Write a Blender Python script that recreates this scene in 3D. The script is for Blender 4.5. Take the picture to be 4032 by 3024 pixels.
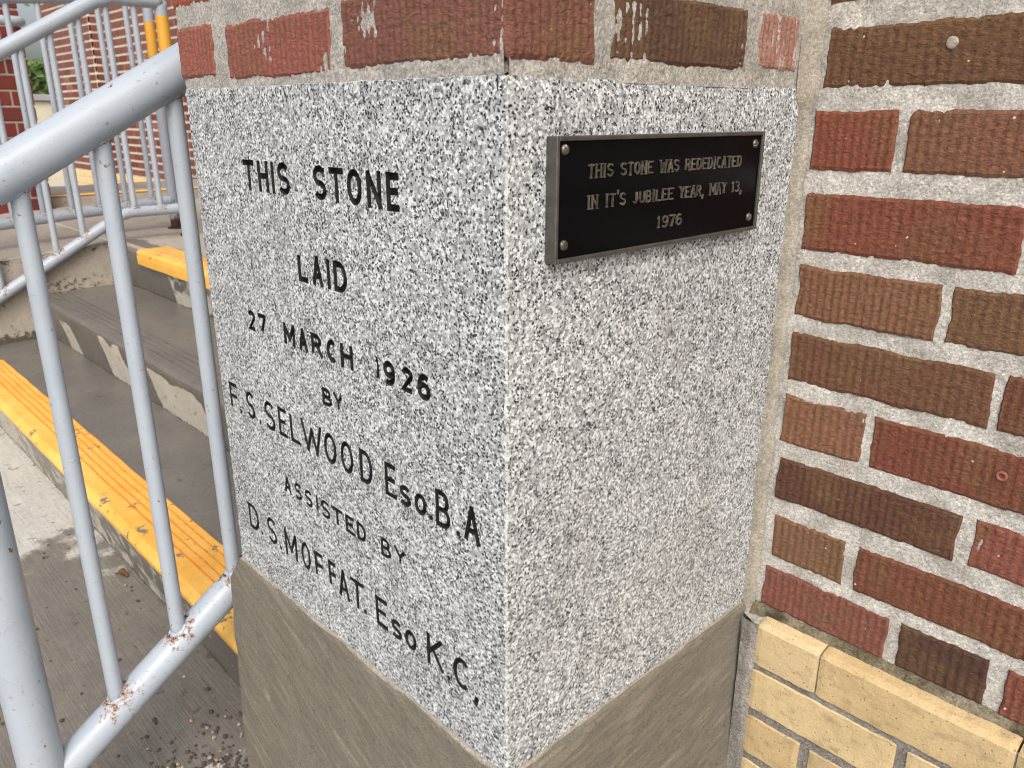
import bpy, math, random
import numpy as np
from mathutils import Vector, Matrix, noise as mn
from mathutils.geometry import delaunay_2d_cdt

for o in list(bpy.data.objects): bpy.data.objects.remove(o)
SC = bpy.context.scene
COL = SC.collection
W1, W2, H = 0.534, 0.4184, 0.61           # granite block: width of lettered face, depth of plaque face, height
GZ = -0.43                                # pavement level

# ------------------------------------------------------------------ camera
cam_d = bpy.data.cameras.new('camera'); cam = bpy.data.objects.new('camera', cam_d); COL.objects.link(cam)
TILT, YAW, ROLL = 0.328052, -0.806849, 0.002035
fw = Vector((math.sin(YAW)*math.cos(TILT), math.cos(YAW)*math.cos(TILT), -math.sin(TILT)))
rt = Vector((math.cos(YAW), -math.sin(YAW), 0)); up = rt.cross(fw)
r2 = rt*math.cos(ROLL)+up*math.sin(ROLL); u2 = -rt*math.sin(ROLL)+up*math.cos(ROLL)
M = Matrix((r2, u2, -fw)).transposed().to_4x4(); M.translation = (0.419625, -0.396294, 0.582455)
cam.matrix_world = M
cam_d.sensor_fit = 'HORIZONTAL'; cam_d.sensor_width = 36; cam_d.lens = 3119.13/4032*36
cam_d.clip_start = 0.02; cam_d.clip_end = 300
cam_d.dof.use_dof = True; cam_d.dof.focus_distance = 0.78; cam_d.dof.aperture_fstop = 15
SC.camera = cam
SC.cycles.max_bounces = 5; SC.cycles.diffuse_bounces = 3; SC.cycles.glossy_bounces = 2; SC.cycles.filter_width = 1.1; SC.cycles.adaptive_threshold = 0.02
SC.render.resolution_x, SC.render.resolution_y = 1024, 768

# ------------------------------------------------------------------ sky, sun, exposure
SUN_DIR = Vector((0.58, -0.52, 0.80)).normalized()        # towards the sun
elev = math.asin(SUN_DIR.z); az = math.atan2(SUN_DIR.x, SUN_DIR.y)
world = bpy.data.worlds.new('World'); SC.world = world; world.use_nodes = True
wt = world.node_tree; wt.nodes.clear()
sky = wt.nodes.new('ShaderNodeTexSky'); sky.sky_type = 'NISHITA'; sky.sun_disc = False
sky.sun_elevation = elev; sky.sun_rotation = az; sky.air_density = 1.0; sky.dust_density = 6.0; sky.ozone_density = 1.0
hs = wt.nodes.new('ShaderNodeHueSaturation'); hs.inputs['Saturation'].default_value = 0.74; hs.inputs['Value'].default_value = 1.85
bg = wt.nodes.new('ShaderNodeBackground'); bg.inputs['Strength'].default_value = 0.15
wo = wt.nodes.new('ShaderNodeOutputWorld')
wt.links.new(sky.outputs[0], hs.inputs['Color']); wt.links.new(hs.outputs[0], bg.inputs['Color']); wt.links.new(bg.outputs[0], wo.inputs['Surface'])
sun_d = bpy.data.lights.new('sun', 'SUN'); sun_d.energy = 1.3; sun_d.angle = math.radians(22); sun_d.color = (1.0, 0.965, 0.91)
sun = bpy.data.objects.new('sun', sun_d); COL.objects.link(sun)
sun.rotation_euler = SUN_DIR.to_track_quat('Z', 'Y').to_euler(); sun.location = (3, -4, 6)
vs = SC.view_settings; vs.view_transform = 'Standard'; vs.look = 'None'; vs.exposure = -0.26; vs.gamma = 1.0; vs.use_curve_mapping = False

# ------------------------------------------------------------------ helpers
rnd = random.Random(7)
def S(r, g, b): return tuple(((c/255)/12.92 if c <= 10 else ((c/255+0.055)/1.055)**2.4) for c in (r, g, b))
def nz(x, y, z=0.0, s=1.0): return mn.noise(Vector((x*s, y*s, z*s)))
def fbm(x, y, z, s, o=3):
    a, v = 1.0, 0.0
    for i in range(o): v += a*nz(x, y, z, s); s *= 2.1; a *= 0.5
    return v
def dull(c, k=0.82):
    g = 0.35*c[0]+0.45*c[1]+0.2*c[2]; c = [g+(v-g)*k for v in c]; c = [v*0.74+m*0.26 for v, m in zip(c, (122, 70, 54))]; return S(c[0]*0.97, c[1]*0.95, c[2]*0.95)
def tag(o, label=None, cat=None, group=None, kind=None):
    if label: o['label'] = label
    if cat: o['category'] = cat
    if group: o['group'] = group
    if kind: o['kind'] = kind
    return o
def empty(name, loc=(0, 0, 0)):
    o = bpy.data.objects.new(name, None); COL.objects.link(o); o.empty_display_size = 0.05; o.location = loc
    return o
def mesh(name, V, F, mat, parent=None, smooth=False, attrs=None, color=None):
    m = bpy.data.meshes.new(name); m.from_pydata([tuple(v) for v in V], [], F); m.update()
    if attrs:
        for k, vals in attrs.items():
            a = m.attributes.new(k, 'FLOAT', 'POINT'); a.data.foreach_set('value', np.array(vals, dtype=np.float32))
    if smooth: m.polygons.foreach_set('use_smooth', [True]*len(m.polygons))
    m.materials.append(mat)
    o = bpy.data.objects.new(name, m); COL.objects.link(o)
    if parent:
        o.parent = parent
        o.matrix_parent_inverse = Matrix.Translation(-Vector(parent.location)) if parent.type == 'EMPTY' else Matrix.Identity(4)
    if color: o.color = color
    return o
def box_vf(x0, x1, y0, y1, z0, z1, base=0):
    V = [(x0, y0, z0), (x1, y0, z0), (x1, y1, z0), (x0, y1, z0), (x0, y0, z1), (x1, y0, z1), (x1, y1, z1), (x0, y1, z1)]
    F = [(0, 3, 2, 1), (4, 5, 6, 7), (0, 1, 5, 4), (1, 2, 6, 5), (2, 3, 7, 6), (3, 0, 4, 7)]
    return V, [tuple(i+base for i in f) for f in F]
def bevel_box_vf(x0, x1, y0, y1, z0, z1, b):
    # box with chamfered edges: 24 verts, 26 faces
    V = []; idx = {}
    for sx, X in ((0, (x0, x1)), ): pass
    xs = (x0, x1); ys = (y0, y1); zs = (z0, z1); sg = (1, -1)
    for i in (0, 1):
        for j in (0, 1):
            for k in (0, 1):
                cx, cy, cz = xs[i], ys[j], zs[k]; dx, dy, dz = sg[i]*b, sg[j]*b, sg[k]*b
                idx[(i, j, k, 'x')] = len(V); V.append((cx, cy+dy, cz+dz))
                idx[(i, j, k, 'y')] = len(V); V.append((cx+dx, cy, cz+dz))
                idx[(i, j, k, 'z')] = len(V); V.append((cx+dx, cy+dy, cz))
    F = []
    g = lambda i, j, k, a: idx[(i, j, k, a)]
    def q(*f): F.append(tuple(f))
    q(g(0,0,0,'x'), g(0,0,1,'x'), g(0,1,1,'x'), g(0,1,0,'x')); q(g(1,0,0,'x'), g(1,1,0,'x'), g(1,1,1,'x'), g(1,0,1,'x'))
    q(g(0,0,0,'y'), g(1,0,0,'y'), g(1,0,1,'y'), g(0,0,1,'y')); q(g(0,1,0,'y'), g(0,1,1,'y'), g(1,1,1,'y'), g(1,1,0,'y'))
    q(g(0,0,0,'z'), g(0,1,0,'z'), g(1,1,0,'z'), g(1,0,0,'z')); q(g(0,0,1,'z'), g(1,0,1,'z'), g(1,1,1,'z'), g(0,1,1,'z'))
    for i in (0, 1):
        for j in (0, 1):
            f = (g(i,j,0,'x'), g(i,j,1,'x'), g(i,j,1,'y'), g(i,j,0,'y')); q(*(f if (i+j) % 2 else f[::-1]))
        for k in (0, 1):
            f = (g(i,0,k,'x'), g(i,1,k,'x'), g(i,1,k,'z'), g(i,0,k,'z')); q(*(f[::-1] if (i+k) % 2 else f))
    for j in (0, 1):
        for k in (0, 1):
            f = (g(0,j,k,'y'), g(1,j,k,'y'), g(1,j,k,'z'), g(0,j,k,'z')); q(*(f if (j+k) % 2 else f[::-1]))
    for i in (0, 1):
        for j in (0, 1):
            for k in (0, 1):
                f = (g(i,j,k,'x'), g(i,j,k,'y'), g(i,j,k,'z')); q(*(f[::-1] if (i+j+k) % 2 else f))
    return V, F
def tube_vf(pts, r, seg=20, step=0.02, caps=True):
    P = [Vector(p) for p in pts]; Q = [P[0]]
    for a, b in zip(P[:-1], P[1:]):
        n = max(1, int((b-a).length/step))
        Q += [a.lerp(b, (i+1)/n) for i in range(n)]
    V, F = [], []
    for i, p in enumerate(Q):
        t = (Q[min(i+1, len(Q)-1)]-Q[max(i-1, 0)]).normalized()
        ref = Vector((1, 0, 0)) if abs(t.x) < 0.9 else Vector((0, 1, 0))
        u = t.cross(ref).normalized(); w = t.cross(u)
        for k in range(seg):
            a = 2*math.pi*k/seg; V.append(p+u*(r*math.cos(a))+w*(r*math.sin(a)))
    for i in range(len(Q)-1):
        for k in range(seg):
            a, b = i*seg+k, i*seg+(k+1) % seg
            F.append((a, b, b+seg, a+seg))
    if caps:
        F.append(tuple(range(seg-1, -1, -1))); n = (len(Q)-1)*seg; F.append(tuple(range(n, n+seg)))
    return V, F
def ring_vf(c, u, w, R, r, n=28, m=8, seed=0):
    c = Vector(c); u = Vector(u).normalized(); w = Vector(w); uu = u; t = u.cross(w).normalized()
    V, F = [], []
    for i in range(n):
        a = 2*math.pi*i/n; d = uu*math.cos(a)+w*math.sin(a)
        rr = r*(1+0.35*math.sin(a*13+seed)+0.25*math.sin(a*7+seed*2))
        dn = d.normalized()
        for k in range(m):
            b = 2*math.pi*k/m; V.append(c+d*R+dn*(rr*math.cos(b))+t*(rr*math.sin(b)))
    for i in range(n):
        for k in range(m):
            a, b = i*m+k, i*m+(k+1) % m; c2, d2 = ((i+1) % n)*m+k, ((i+1) % n)*m+(k+1) % m
            F.append((a, b, d2, c2))
    return V, F

# ------------------------------------------------------------------ material mini language
class T:
    def __init__(s, name):
        s.m = bpy.data.materials.new(name); s.m.use_nodes = True; s.t = s.m.node_tree
        s.b = s.t.nodes['Principled BSDF']; s.tc = s.t.nodes.new('ShaderNodeTexCoord'); s.co = s.tc.outputs['Object']
    def set(s, node, sock, v):
        i = node.inputs[sock]
        if isinstance(v, bpy.types.NodeSocket): s.t.links.new(v, i)
        elif v is not None:
            if isinstance(v, (tuple, list)) and len(v) == 3 and i.type == 'RGBA': v = (*v, 1)
            i.default_value = v
    def map(s, scale=(1, 1, 1), co=None, rot=(0, 0, 0)):
        n = s.t.nodes.new('ShaderNodeMapping'); s.set(n, 'Vector', co or s.co); n.inputs['Scale'].default_value = scale; n.inputs['Rotation'].default_value = rot
        return n.outputs[0]
    def noise(s, scale, detail=3, rough=0.55, co=None, out='Fac', dist=0.0):
        n = s.t.nodes.new('ShaderNodeTexNoise'); s.set(n, 'Vector', co or s.co)
        n.inputs['Scale'].default_value = scale; n.inputs['Detail'].default_value = detail; n.inputs['Roughness'].default_value = rough; n.inputs['Distortion'].default_value = dist
        return n.outputs['Fac' if out == 'Fac' else 'Color']
    def vor(s, scale, co=None, out='Distance', feature='F1', rnd_=1.0):
        n = s.t.nodes.new('ShaderNodeTexVoronoi'); n.feature = feature; s.set(n, 'Vector', co or s.co); n.inputs['Scale'].default_value = scale
        n.inputs['Randomness'].default_value = rnd_
        return n.outputs[out]
    def math(s, op, a, b=None, c=None, clamp=False):
        n = s.t.nodes.new('ShaderNodeMath'); n.operation = op; n.use_clamp = clamp
        s.set(n, 0, a)
        if b is not None: s.set(n, 1, b)
        if c is not None: s.set(n, 2, c)
        return n.outputs[0]
    def ss(s, v, lo, hi):
        n = s.t.nodes.new('ShaderNodeMapRange'); n.interpolation_type = 'SMOOTHSTEP'
        s.set(n, 'Value', v); n.inputs['From Min'].default_value = lo; n.inputs['From Max'].default_value = hi
        return n.outputs[0]
    def mr(s, v, lo, hi, a, b):
        n = s.t.nodes.new('ShaderNodeMapRange'); s.set(n, 'Value', v)
        for k, x in zip(('From Min', 'From Max', 'To Min', 'To Max'), (lo, hi, a, b)): n.inputs[k].default_value = x
        return n.outputs[0]
    def mix(s, f, a, b, mode='MIX'):
        n = s.t.nodes.new('ShaderNodeMix'); n.data_type = 'RGBA'; n.blend_type = mode
        s.set(n, 0, f); s.set(n, 6, a); s.set(n, 7, b)
        return n.outputs[2]
    def ramp(s, v, stops, interp='LINEAR'):
        n = s.t.nodes.new('ShaderNodeValToRGB'); s.set(n, 0, v); r = n.color_ramp; r.interpolation = interp
        while len(r.elements) < len(stops): r.elements.new(0.5)
        for e, (p, c) in zip(r.elements, stops): e.position = p; e.color = (*c, 1)
        return n.outputs[0]
    def sep(s, v):
        n = s.t.nodes.new('ShaderNodeSeparateXYZ'); s.set(n, 0, v); return n.outputs
    def attr(s, name):
        n = s.t.nodes.new('ShaderNodeAttribute'); n.attribute_name = name; return n.outputs['Fac']
    def objinfo(s):
        return s.t.nodes.new('ShaderNodeObjectInfo').outputs
    def offs(s, v):
        n = s.t.nodes.new('ShaderNodeVectorMath'); n.operation = 'ADD'; s.set(n, 0, s.co); s.set(n, 1, v); return n.outputs[0]
    def bump(s, h, dist, strength=1.0, prev=None):
        n = s.t.nodes.new('ShaderNodeBump'); s.set(n, 'Height', h); n.inputs['Distance'].default_value = dist; n.inputs['Strength'].default_value = strength
        if prev is not None: s.set(n, 'Normal', prev)
        return n.outputs[0]
    def fin(s, col, rough=0.8, normal=None, metal=0.0, spec=None):
        s.set(s.b, 'Base Color', col); s.set(s.b, 'Roughness', rough); s.set(s.b, 'Metallic', metal)
        if normal is not None: s.set(s.b, 'Normal', normal)
        if spec is not None: s.set(s.b, 'Specular IOR Level', spec)
        return s.m

def mat_granite():
    t = T('granite')
    wob = t.noise(330, 3, 0.65, co=None, out='Color')
    n = t.t.nodes.new('ShaderNodeVectorMath'); n.operation = 'MULTIPLY_ADD'; t.set(n, 0, wob); n.inputs[1].default_value = (0.0036,)*3; t.set(n, 2, t.co); co = n.outputs[0]
    g1 = t.sep(t.vor(430, co=co, out='Color'))[0]
    base = t.ramp(g1, [(0.0, S(116, 119, 121)), (0.14, S(148, 151, 153)), (0.34, S(172, 175, 176)), (0.56, S(190, 194, 195)), (0.76, S(220, 224, 225))], 'CONSTANT')
    g3 = t.sep(t.vor(900, co=co, out='Color'))[1]
    base = t.mix(1.0, base, t.ramp(g3, [(0.0, (0.70, 0.70, 0.72)), (0.15, (0.88, 0.88, 0.89)), (0.4, (1.0, 1.0, 1.0))], 'CONSTANT'), 'MULTIPLY')
    fine = t.noise(900, 2, 0.6)
    base = t.mix(1.0, base, t.ramp(t.noise(420, 3, 0.7), [(0.32, (0.78, 0.78, 0.79)), (0.5, (1.0, 1.0, 1.0)), (0.68, (1.10, 1.10, 1.09))]), 'MULTIPLY')
    # dark mica flakes, in loose clusters
    v2 = t.t.nodes.new('ShaderNodeTexVoronoi'); t.set(v2, 'Vector', co); v2.inputs['Scale'].default_value = 500
    r = t.sep(v2.outputs['Color'])[1]
    clus = t.noise(45, 2, 0.6)
    thr = t.math('ADD', r, t.mr(clus, 0.3, 0.7, -0.17, 0.17))
    blk = t.math('MULTIPLY', t.math('GREATER_THAN', thr, 0.835), t.math('LESS_THAN', v2.outputs['Distance'], 0.60))
    col = t.mix(blk, base, S(30, 31, 36))
    col = t.mix(t.math('MULTIPLY', t.attr('edge'), t.mr(t.ss(t.noise(200, 3, 0.7), 0.40, 0.62), 0, 1, 0.0, 0.6)), col, S(208, 206, 200))
    col = t.mix(t.math('MULTIPLY', t.ss(t.noise(5.5, 4, 0.6), 0.52, 0.78), 0.30), col, t.mix(1.0, col, S(206, 196, 178), 'MULTIPLY'))
    big = t.noise(9, 3)
    col = t.mix(1.0, col, t.ramp(big, [(0.3, (0.86, 0.86, 0.87)), (0.7, (1.0, 1.0, 1.0))]), 'MULTIPLY')
    col = t.mix(t.math('MULTIPLY', t.ss(t.noise(16, 4, 0.65, co=t.map((1, 1, 0.22))), 0.55, 0.75), 0.22), col, S(120, 116, 106))
    b = t.bump(t.noise(420, 3, 0.65), 0.0012, 0.55)
    b = t.bump(fine, 0.0006, 0.5, b)
    return t.fin(col, 0.62, b)
def mat_brick():
    t = T('rug_brick'); oi = t.objinfo()
    n = t.t.nodes.new('ShaderNodeVectorMath'); n.operation = 'SCALE'; t.set(n, 0, oi['Color']); n.inputs[3].default_value = 37.0
    co = t.offs(n.outputs[0])
    n1 = t.noise(16, 4, 0.6, co=co)
    base = t.mix(t.ss(n1, 0.42, 0.68), oi['Color'], t.mix(0.55, oi['Color'], S(112, 88, 58)))
    n2 = t.noise(55, 3, 0.6, co=co)
    base = t.mix(t.math('MULTIPLY', t.ss(n2, 0.52, 0.72), 0.4), base, t.mix(0.6, oi['Color'], S(84, 56, 42)))
    f = t.noise(330, 4, 0.7, co=co)
    base = t.mix(1.0, base, t.ramp(f, [(0.28, (0.50, 0.48, 0.46)), (0.5, (0.96, 0.96, 0.96)), (0.72, (1.28, 1.24, 1.18))]), 'MULTIPLY')
    # white mortar specks and blooms
    sp = t.t.nodes.new('ShaderNodeTexVoronoi'); t.set(sp, 'Vector', co); sp.inputs['Scale'].default_value = 150
    spk = t.math('MULTIPLY', t.math('GREATER_THAN', t.sep(sp.outputs['Color'])[0], 0.955), t.math('LESS_THAN', sp.outputs['Distance'], t.mr(t.sep(sp.outputs['Color'])[1], 0, 1, 0.02, 0.20)))
    base = t.mix(spk, base, S(205, 195, 180))
    e = t.math('ADD', t.noise(30, 5, 0.7, co=t.map((1.0, 1.0, 0.35), co)), t.mr(oi['Alpha'], 0, 1, -0.45, 0.12))
    e = t.math('ADD', e, t.mr(t.noise(280, 3, 0.7, co=co), 0.3, 0.7, -0.07, 0.07))
    base = t.mix(t.math('MULTIPLY', t.ss(e, 0.54, 0.62), 0.75), base, S(200, 188, 182))
    rel = t.noise(170, 4, 0.75, co=t.map((0.75, 0.75, 1.5), co), dist=0.5)
    b = t.bump(rel, 0.0042, 0.9)
    b = t.bump(t.noise(650, 3, 0.7, co=co), 0.0009, 0.6, b)
    return t.fin(base, t.mr(f, 0.3, 0.7, 0.62, 0.85), b, spec=0.35)
def mat_mortar(name, c1, c2, grit=0.6, stain=None):
    t = T(name)
    v = t.t.nodes.new('ShaderNodeTexVoronoi'); t.set(v, 'Vector', t.co); v.inputs['Scale'].default_value = 620
    g = t.sep(v.outputs['Color'])[0]
    base = t.mix(t.ss(t.noise(26, 4, 0.6), 0.35, 0.68), c1, c2)
    k = grit
    base = t.mix(1.0, base, t.ramp(g, [(0.0, (1-0.6*k,)*3), (0.25, (1-0.2*k,)*3), (0.7, (1+0.08*k,)*3), (0.9, (1+0.38*k,)*3)], 'CONSTANT'), 'MULTIPLY')
    base = t.mix(1.0, base, t.ramp(t.noise(240, 4, 0.7), [(0.3, (0.72,)*3), (0.6, (1.06,)*3)]), 'MULTIPLY')
    if stain: base = t.mix(t.ss(t.noise(14, 4, 0.65), 0.5, 0.66), base, stain)
    b = t.bump(t.noise(330, 4, 0.75), 0.0022, 0.8); b = t.bump(t.noise(1100, 2, 0.6), 0.0006, 0.5, b)
    return t.fin(base, 0.93, b, spec=0.2)
def mat_cream():
    t = T('cream_brick'); oi = t.objinfo()
    n1 = t.noise(9, 4, 0.6)
    base = t.mix(t.ss(n1, 0.35, 0.7), oi['Color'], t.mix(1.0, oi['Color'], (0.84, 0.82, 0.78), 'MULTIPLY'))
    st = t.noise(48, 5, 0.65, co=t.map((1, 1, 1.6)))
    base = t.mix(t.math('MULTIPLY', t.ss(st, 0.50, 0.74), 0.5), base, S(128, 110, 84))
    base = t.mix(t.math('MULTIPLY', t.ss(t.noise(11, 5, 0.7), 0.56, 0.72), 0.45), base, S(150, 134, 108))
    pit = t.vor(230, out='Distance'); pr = t.sep(t.vor(230, out='Color'))[0]
    pk = t.math('MULTIPLY', t.math('LESS_THAN', pit, 0.22), t.math('GREATER_THAN', pr, 0.86))
    base = t.mix(t.math('MULTIPLY', pk, 0.7), base, S(96, 78, 56))
    f = t.noise(420, 3, 0.7)
    base = t.mix(1.0, base, t.ramp(f, [(0.3, (0.86, 0.85, 0.83)), (0.65, (1.06, 1.06, 1.05))]), 'MULTIPLY')
    b = t.bump(f, 0.0011, 0.8); b = t.bump(t.noise(70, 4, 0.65), 0.0024, 0.6, b); b = t.bump(pk, -0.0008, 0.8, b)
    return t.fin(base, 0.82, b, spec=0.3)
def mat_sandstone():
    t = T('sandstone')
    X, Y, Z = t.sep(t.co)
    w_ = t.math('ADD', t.math('ADD', Z, t.math('MULTIPLY', X, 0.42)), t.math('MULTIPLY', Y, -0.10))
    cb = t.t.nodes.new('ShaderNodeCombineXYZ'); t.set(cb, 0, t.math('MULTIPLY', X, 0.10)); t.set(cb, 1, t.math('MULTIPLY', Y, 0.12)); t.set(cb, 2, w_)
    w = t.noise(5, 3)
    lay = t.noise(62, 5, 0.6, co=cb.outputs[0], dist=0.15)
    base = t.ramp(lay, [(0.30, S(98, 94, 86)), (0.42, S(124, 118, 107)), (0.52, S(108, 104, 96)), (0.66, S(136, 129, 116))])
    base = t.mix(t.math('MULTIPLY', t.ss(w, 0.45, 0.7), 0.6), base, S(120, 115, 107))
    f = t.noise(520, 3, 0.7)
    base = t.mix(1.0, base, t.ramp(f, [(0.3, (0.62, 0.61, 0.59)), (0.65, (1.18, 1.18, 1.15))]), 'MULTIPLY')
    base = t.mix(t.ss(t.noise(17, 4, 0.65), 0.64, 0.76), base, S(140, 134, 123))
    pv = t.vor(95, out='Distance'); pit = t.math('MULTIPLY', t.math('LESS_THAN', pv, 0.20), t.math('GREATER_THAN', t.noise(31, 3), 0.55))
    base = t.mix(t.math('MULTIPLY', pit, 0.45), base, S(70, 64, 55))
    b = t.bump(pit, -0.0012, 0.9); b = t.bump(f, 0.0016, 0.9, b); b = t.bump(lay, 0.003, 0.5, b); b = t.bump(t.noise(60, 4, 0.6), 0.003, 0.5, b)
    return t.fin(base, 0.88, b, spec=0.25)
def mat_paint(name='rail_paint', c=S(159, 169, 179)):
    t = T(name)
    ra = t.attr('rust'); n = t.noise(120, 5, 0.7)
    spots = t.math('ADD', t.math('MULTIPLY', ra, 0.34), n)
    sparse = t.math('ADD', t.noise(55, 4, 0.62), t.math('MULTIPLY', t.noise(7, 2), 0.18))
    halo = t.math('MAXIMUM', t.ss(spots, 0.60, 0.76), t.ss(sparse, 0.76, 0.81))
    core = t.math('MAXIMUM', t.ss(spots, 0.73, 0.80), t.ss(sparse, 0.80, 0.835))
    base = t.mix(t.ss(t.noise(14, 4), 0.35, 0.7), c, t.mix(1.0, c, (0.93, 0.93, 0.95), 'MULTIPLY'))
    base = t.mix(t.math('MULTIPLY', t.ss(t.noise(160, 4, 0.7), 0.62, 0.72), 0.25), base, S(120, 122, 126))
    base = t.mix(t.math('MULTIPLY', halo, 0.85), base, S(126, 88, 48))
    base = t.mix(core, base, S(62, 38, 24))
    rough = t.math('ADD', 0.36, t.math('MULTIPLY', halo, 0.45))
    chip = t.ss(t.noise(38, 4, 0.6, dist=0.6), 0.63, 0.645)
    b = t.bump(chip, 0.0005, 0.6); b = t.bump(t.noise(300, 3, 0.6), 0.0004, 0.35, b); b = t.bump(t.noise(35, 3), 0.0012, 0.35, b)
    return t.fin(base, rough, b, spec=0.45)
def mat_yellow():
    t = T('yellow_paint')
    base = t.mix(t.ss(t.noise(8, 4), 0.3, 0.7), S(228, 168, 66), S(240, 188, 92))
    worn = t.ss(t.math('ADD', t.noise(26, 5, 0.7), t.math('MULTIPLY', t.noise(130, 3), 0.12)), 0.662, 0.70)
    base = t.mix(t.math('MULTIPLY', t.ss(t.noise(40, 5, 0.7), 0.48, 0.72), 0.35), base, S(176, 136, 72))
    base = t.mix(worn, base, S(120, 112, 100))
    dirt = t.attr('dirt')
    base = t.mix(t.math('MULTIPLY', dirt, t.mr(t.noise(60, 4, 0.7), 0.3, 0.7, 0.35, 0.95)), base, S(206, 128, 40))
    b = t.bump(t.noise(180, 3), 0.0006, 0.4); b = t.bump(worn, -0.0008, 0.8, b)
    return t.fin(base, 0.5, b)
def mat_concrete(name, wetc, dryc, rough_wet=0.45, axis=None, kind='step'):
    t = T(name)
    n1 = t.noise(7, 5, 0.62); n2 = t.noise(90, 4, 0.65); f = t.noise(520, 3, 0.7)
    X, Y, Z = t.sep(t.co)
    if kind == 'step': dry = t.ss(t.math('ADD', t.attr('dry'), t.mr(t.noise(20, 4, 0.6), 0.3, 0.7, -0.25, 0.25)), 0.42, 0.58)
    elif kind == 'pave':
        m = t.math('MULTIPLY', t.math('SUBTRACT', -1.50, X), 3.4)           # dry patch away from the plinth
        m = t.math('ADD', m, t.mr(t.noise(4.5, 5, 0.65), 0.25, 0.75, -1.3, 1.3))
        m2 = t.mr(t.noise(3.1, 4, 0.6, co=t.map((1, 1, 1))), 0.58, 0.72, -0.2, 0.55)
        dry = t.ss(t.math('MAXIMUM', m, m2), 0.0, 0.5)
    else: dry = t.ss(n1, 0.3, 0.6)
    wet = t.mix(t.ss(n1, 0.35, 0.68), wetc, t.mix(1.0, wetc, (1.22, 1.2, 1.16), 'MULTIPLY'))
    dr = t.mix(t.ss(n1, 0.3, 0.7), dryc, t.mix(1.0, dryc, (0.86, 0.85, 0.83), 'MULTIPLY'))
    base = t.mix(dry, wet, dr)
    base = t.mix(1.0, base, t.ramp(n2, [(0.3, (0.86, 0.86, 0.85)), (0.65, (1.05, 1.05, 1.05))]), 'MULTIPLY')
    base = t.mix(1.0, base, t.ramp(f, [(0.3, (0.82, 0.82, 0.81)), (0.65, (1.08, 1.08, 1.08))]), 'MULTIPLY')
    # dark blotches
    bl = t.ss(t.math('ADD', t.noise(34, 4, 0.6), t.math('MULTIPLY', t.noise(3, 2), 0.16)), 0.715, 0.76)
    base = t.mix(t.math('MULTIPLY', bl, 0.55), base, S(66, 60, 52))
    b = t.bump(f, 0.0008, 0.6); b = t.bump(n2, 0.0016, 0.4, b)
    if kind == 'pave':
        br = t.noise(1, 3, 0.6, co=t.map((9, 260, 9)))
        b = t.bump(br, 0.0022, 0.7, b)
        base = t.mix(1.0, base, t.ramp(br, [(0.35, (0.88, 0.87, 0.85)), (0.6, (1.04, 1.04, 1.03))]), 'MULTIPLY')
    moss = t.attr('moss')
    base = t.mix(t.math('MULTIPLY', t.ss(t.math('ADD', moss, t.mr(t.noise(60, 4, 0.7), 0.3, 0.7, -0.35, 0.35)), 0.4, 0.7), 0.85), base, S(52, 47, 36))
    rough = t.math('ADD', rough_wet, t.math('MULTIPLY', dry, 0.9-rough_wet))
    return t.fin(base, rough, b, spec=0.35)
def mat_flat(name, c, rough=0.8, var=0.15, sc=12, bump=0.0, metal=0.0, spec=None, fine=300):
    t = T(name); n = t.noise(sc, 4, 0.6)
    base = t.mix(1.0, c, t.ramp(n, [(0.3, (1-var,)*3), (0.7, (1+var*0.4,)*3)]), 'MULTIPLY')
    f = t.noise(fine, 3, 0.7)
    base = t.mix(1.0, base, t.ramp(f, [(0.3, (1-var*0.6,)*3), (0.7, (1+var*0.3,)*3)]), 'MULTIPLY')
    return t.fin(base, rough, t.bump(f, bump, 0.6) if bump else None, metal, spec)
def mat_objcol(name, rough=0.8, spec=0.3, bump=0.0008):
    t = T(name); oi = t.objinfo(); n = t.noise(14, 4); f = t.noise(180, 3, 0.7)
    base = t.mix(1.0, oi['Color'], t.ramp(n, [(0.3, (0.78, 0.78, 0.78)), (0.7, (1.12, 1.1, 1.08))]), 'MULTIPLY')
    base = t.mix(1.0, base, t.ramp(f, [(0.3, (0.85,)*3), (0.7, (1.08,)*3)]), 'MULTIPLY')
    return t.fin(base, rough, t.bump(f, bump, 0.6), 0, spec)

def mat_letter():
    t = T('black_letter_paint'); f = t.noise(260, 4, 0.7)
    base = t.mix(t.ss(t.noise(130, 4, 0.7), 0.66, 0.76), S(12, 13, 15), S(58, 58, 60))
    return t.fin(base, 0.55, t.bump(f, 0.0012, 0.7), spec=0.4)
M_granite = mat_granite(); M_brick = mat_brick(); M_cream = mat_cream(); M_sand = mat_sandstone()
M_mortar = mat_mortar('sand_mortar', S(206, 204, 198), S(174, 171, 164), 0.5)
M_pmortar = mat_mortar('grey_mortar', S(182, 179, 172), S(160, 157, 150), 0.55)
M_fillet = mat_mortar('pointing_mortar', S(168, 162, 149), S(150, 145, 134), 0.4)
M_dmortar = mat_mortar('dark_mortar', S(150, 147, 142), S(128, 125, 120), 0.6, stain=S(104, 102, 92))
M_moss = mat_mortar('mossy_mortar', S(136, 128, 110), S(90, 84, 64), 0.6, stain=S(58, 55, 38))
M_letter = mat_letter()
M_lwall = mat_flat('lit_cut_wall_grey', S(34, 35, 37), 0.7, 0.5, 220, 0.0008)  # carved letter walls: the grey of their lit sides is put into the colour
M_plate = mat_flat('black_enamel', S(7, 8, 11), 0.25, 0.2, 60, 0.0001, spec=0.10)
M_bronze = mat_flat('weathered_bronze', S(92, 91, 86), 0.45, 0.3, 70, 0.0004, metal=0.5)
M_raised = mat_flat('worn_raised_metal', S(112, 107, 98), 0.42, 0.75, 110, 0.0003, metal=0.35)
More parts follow.
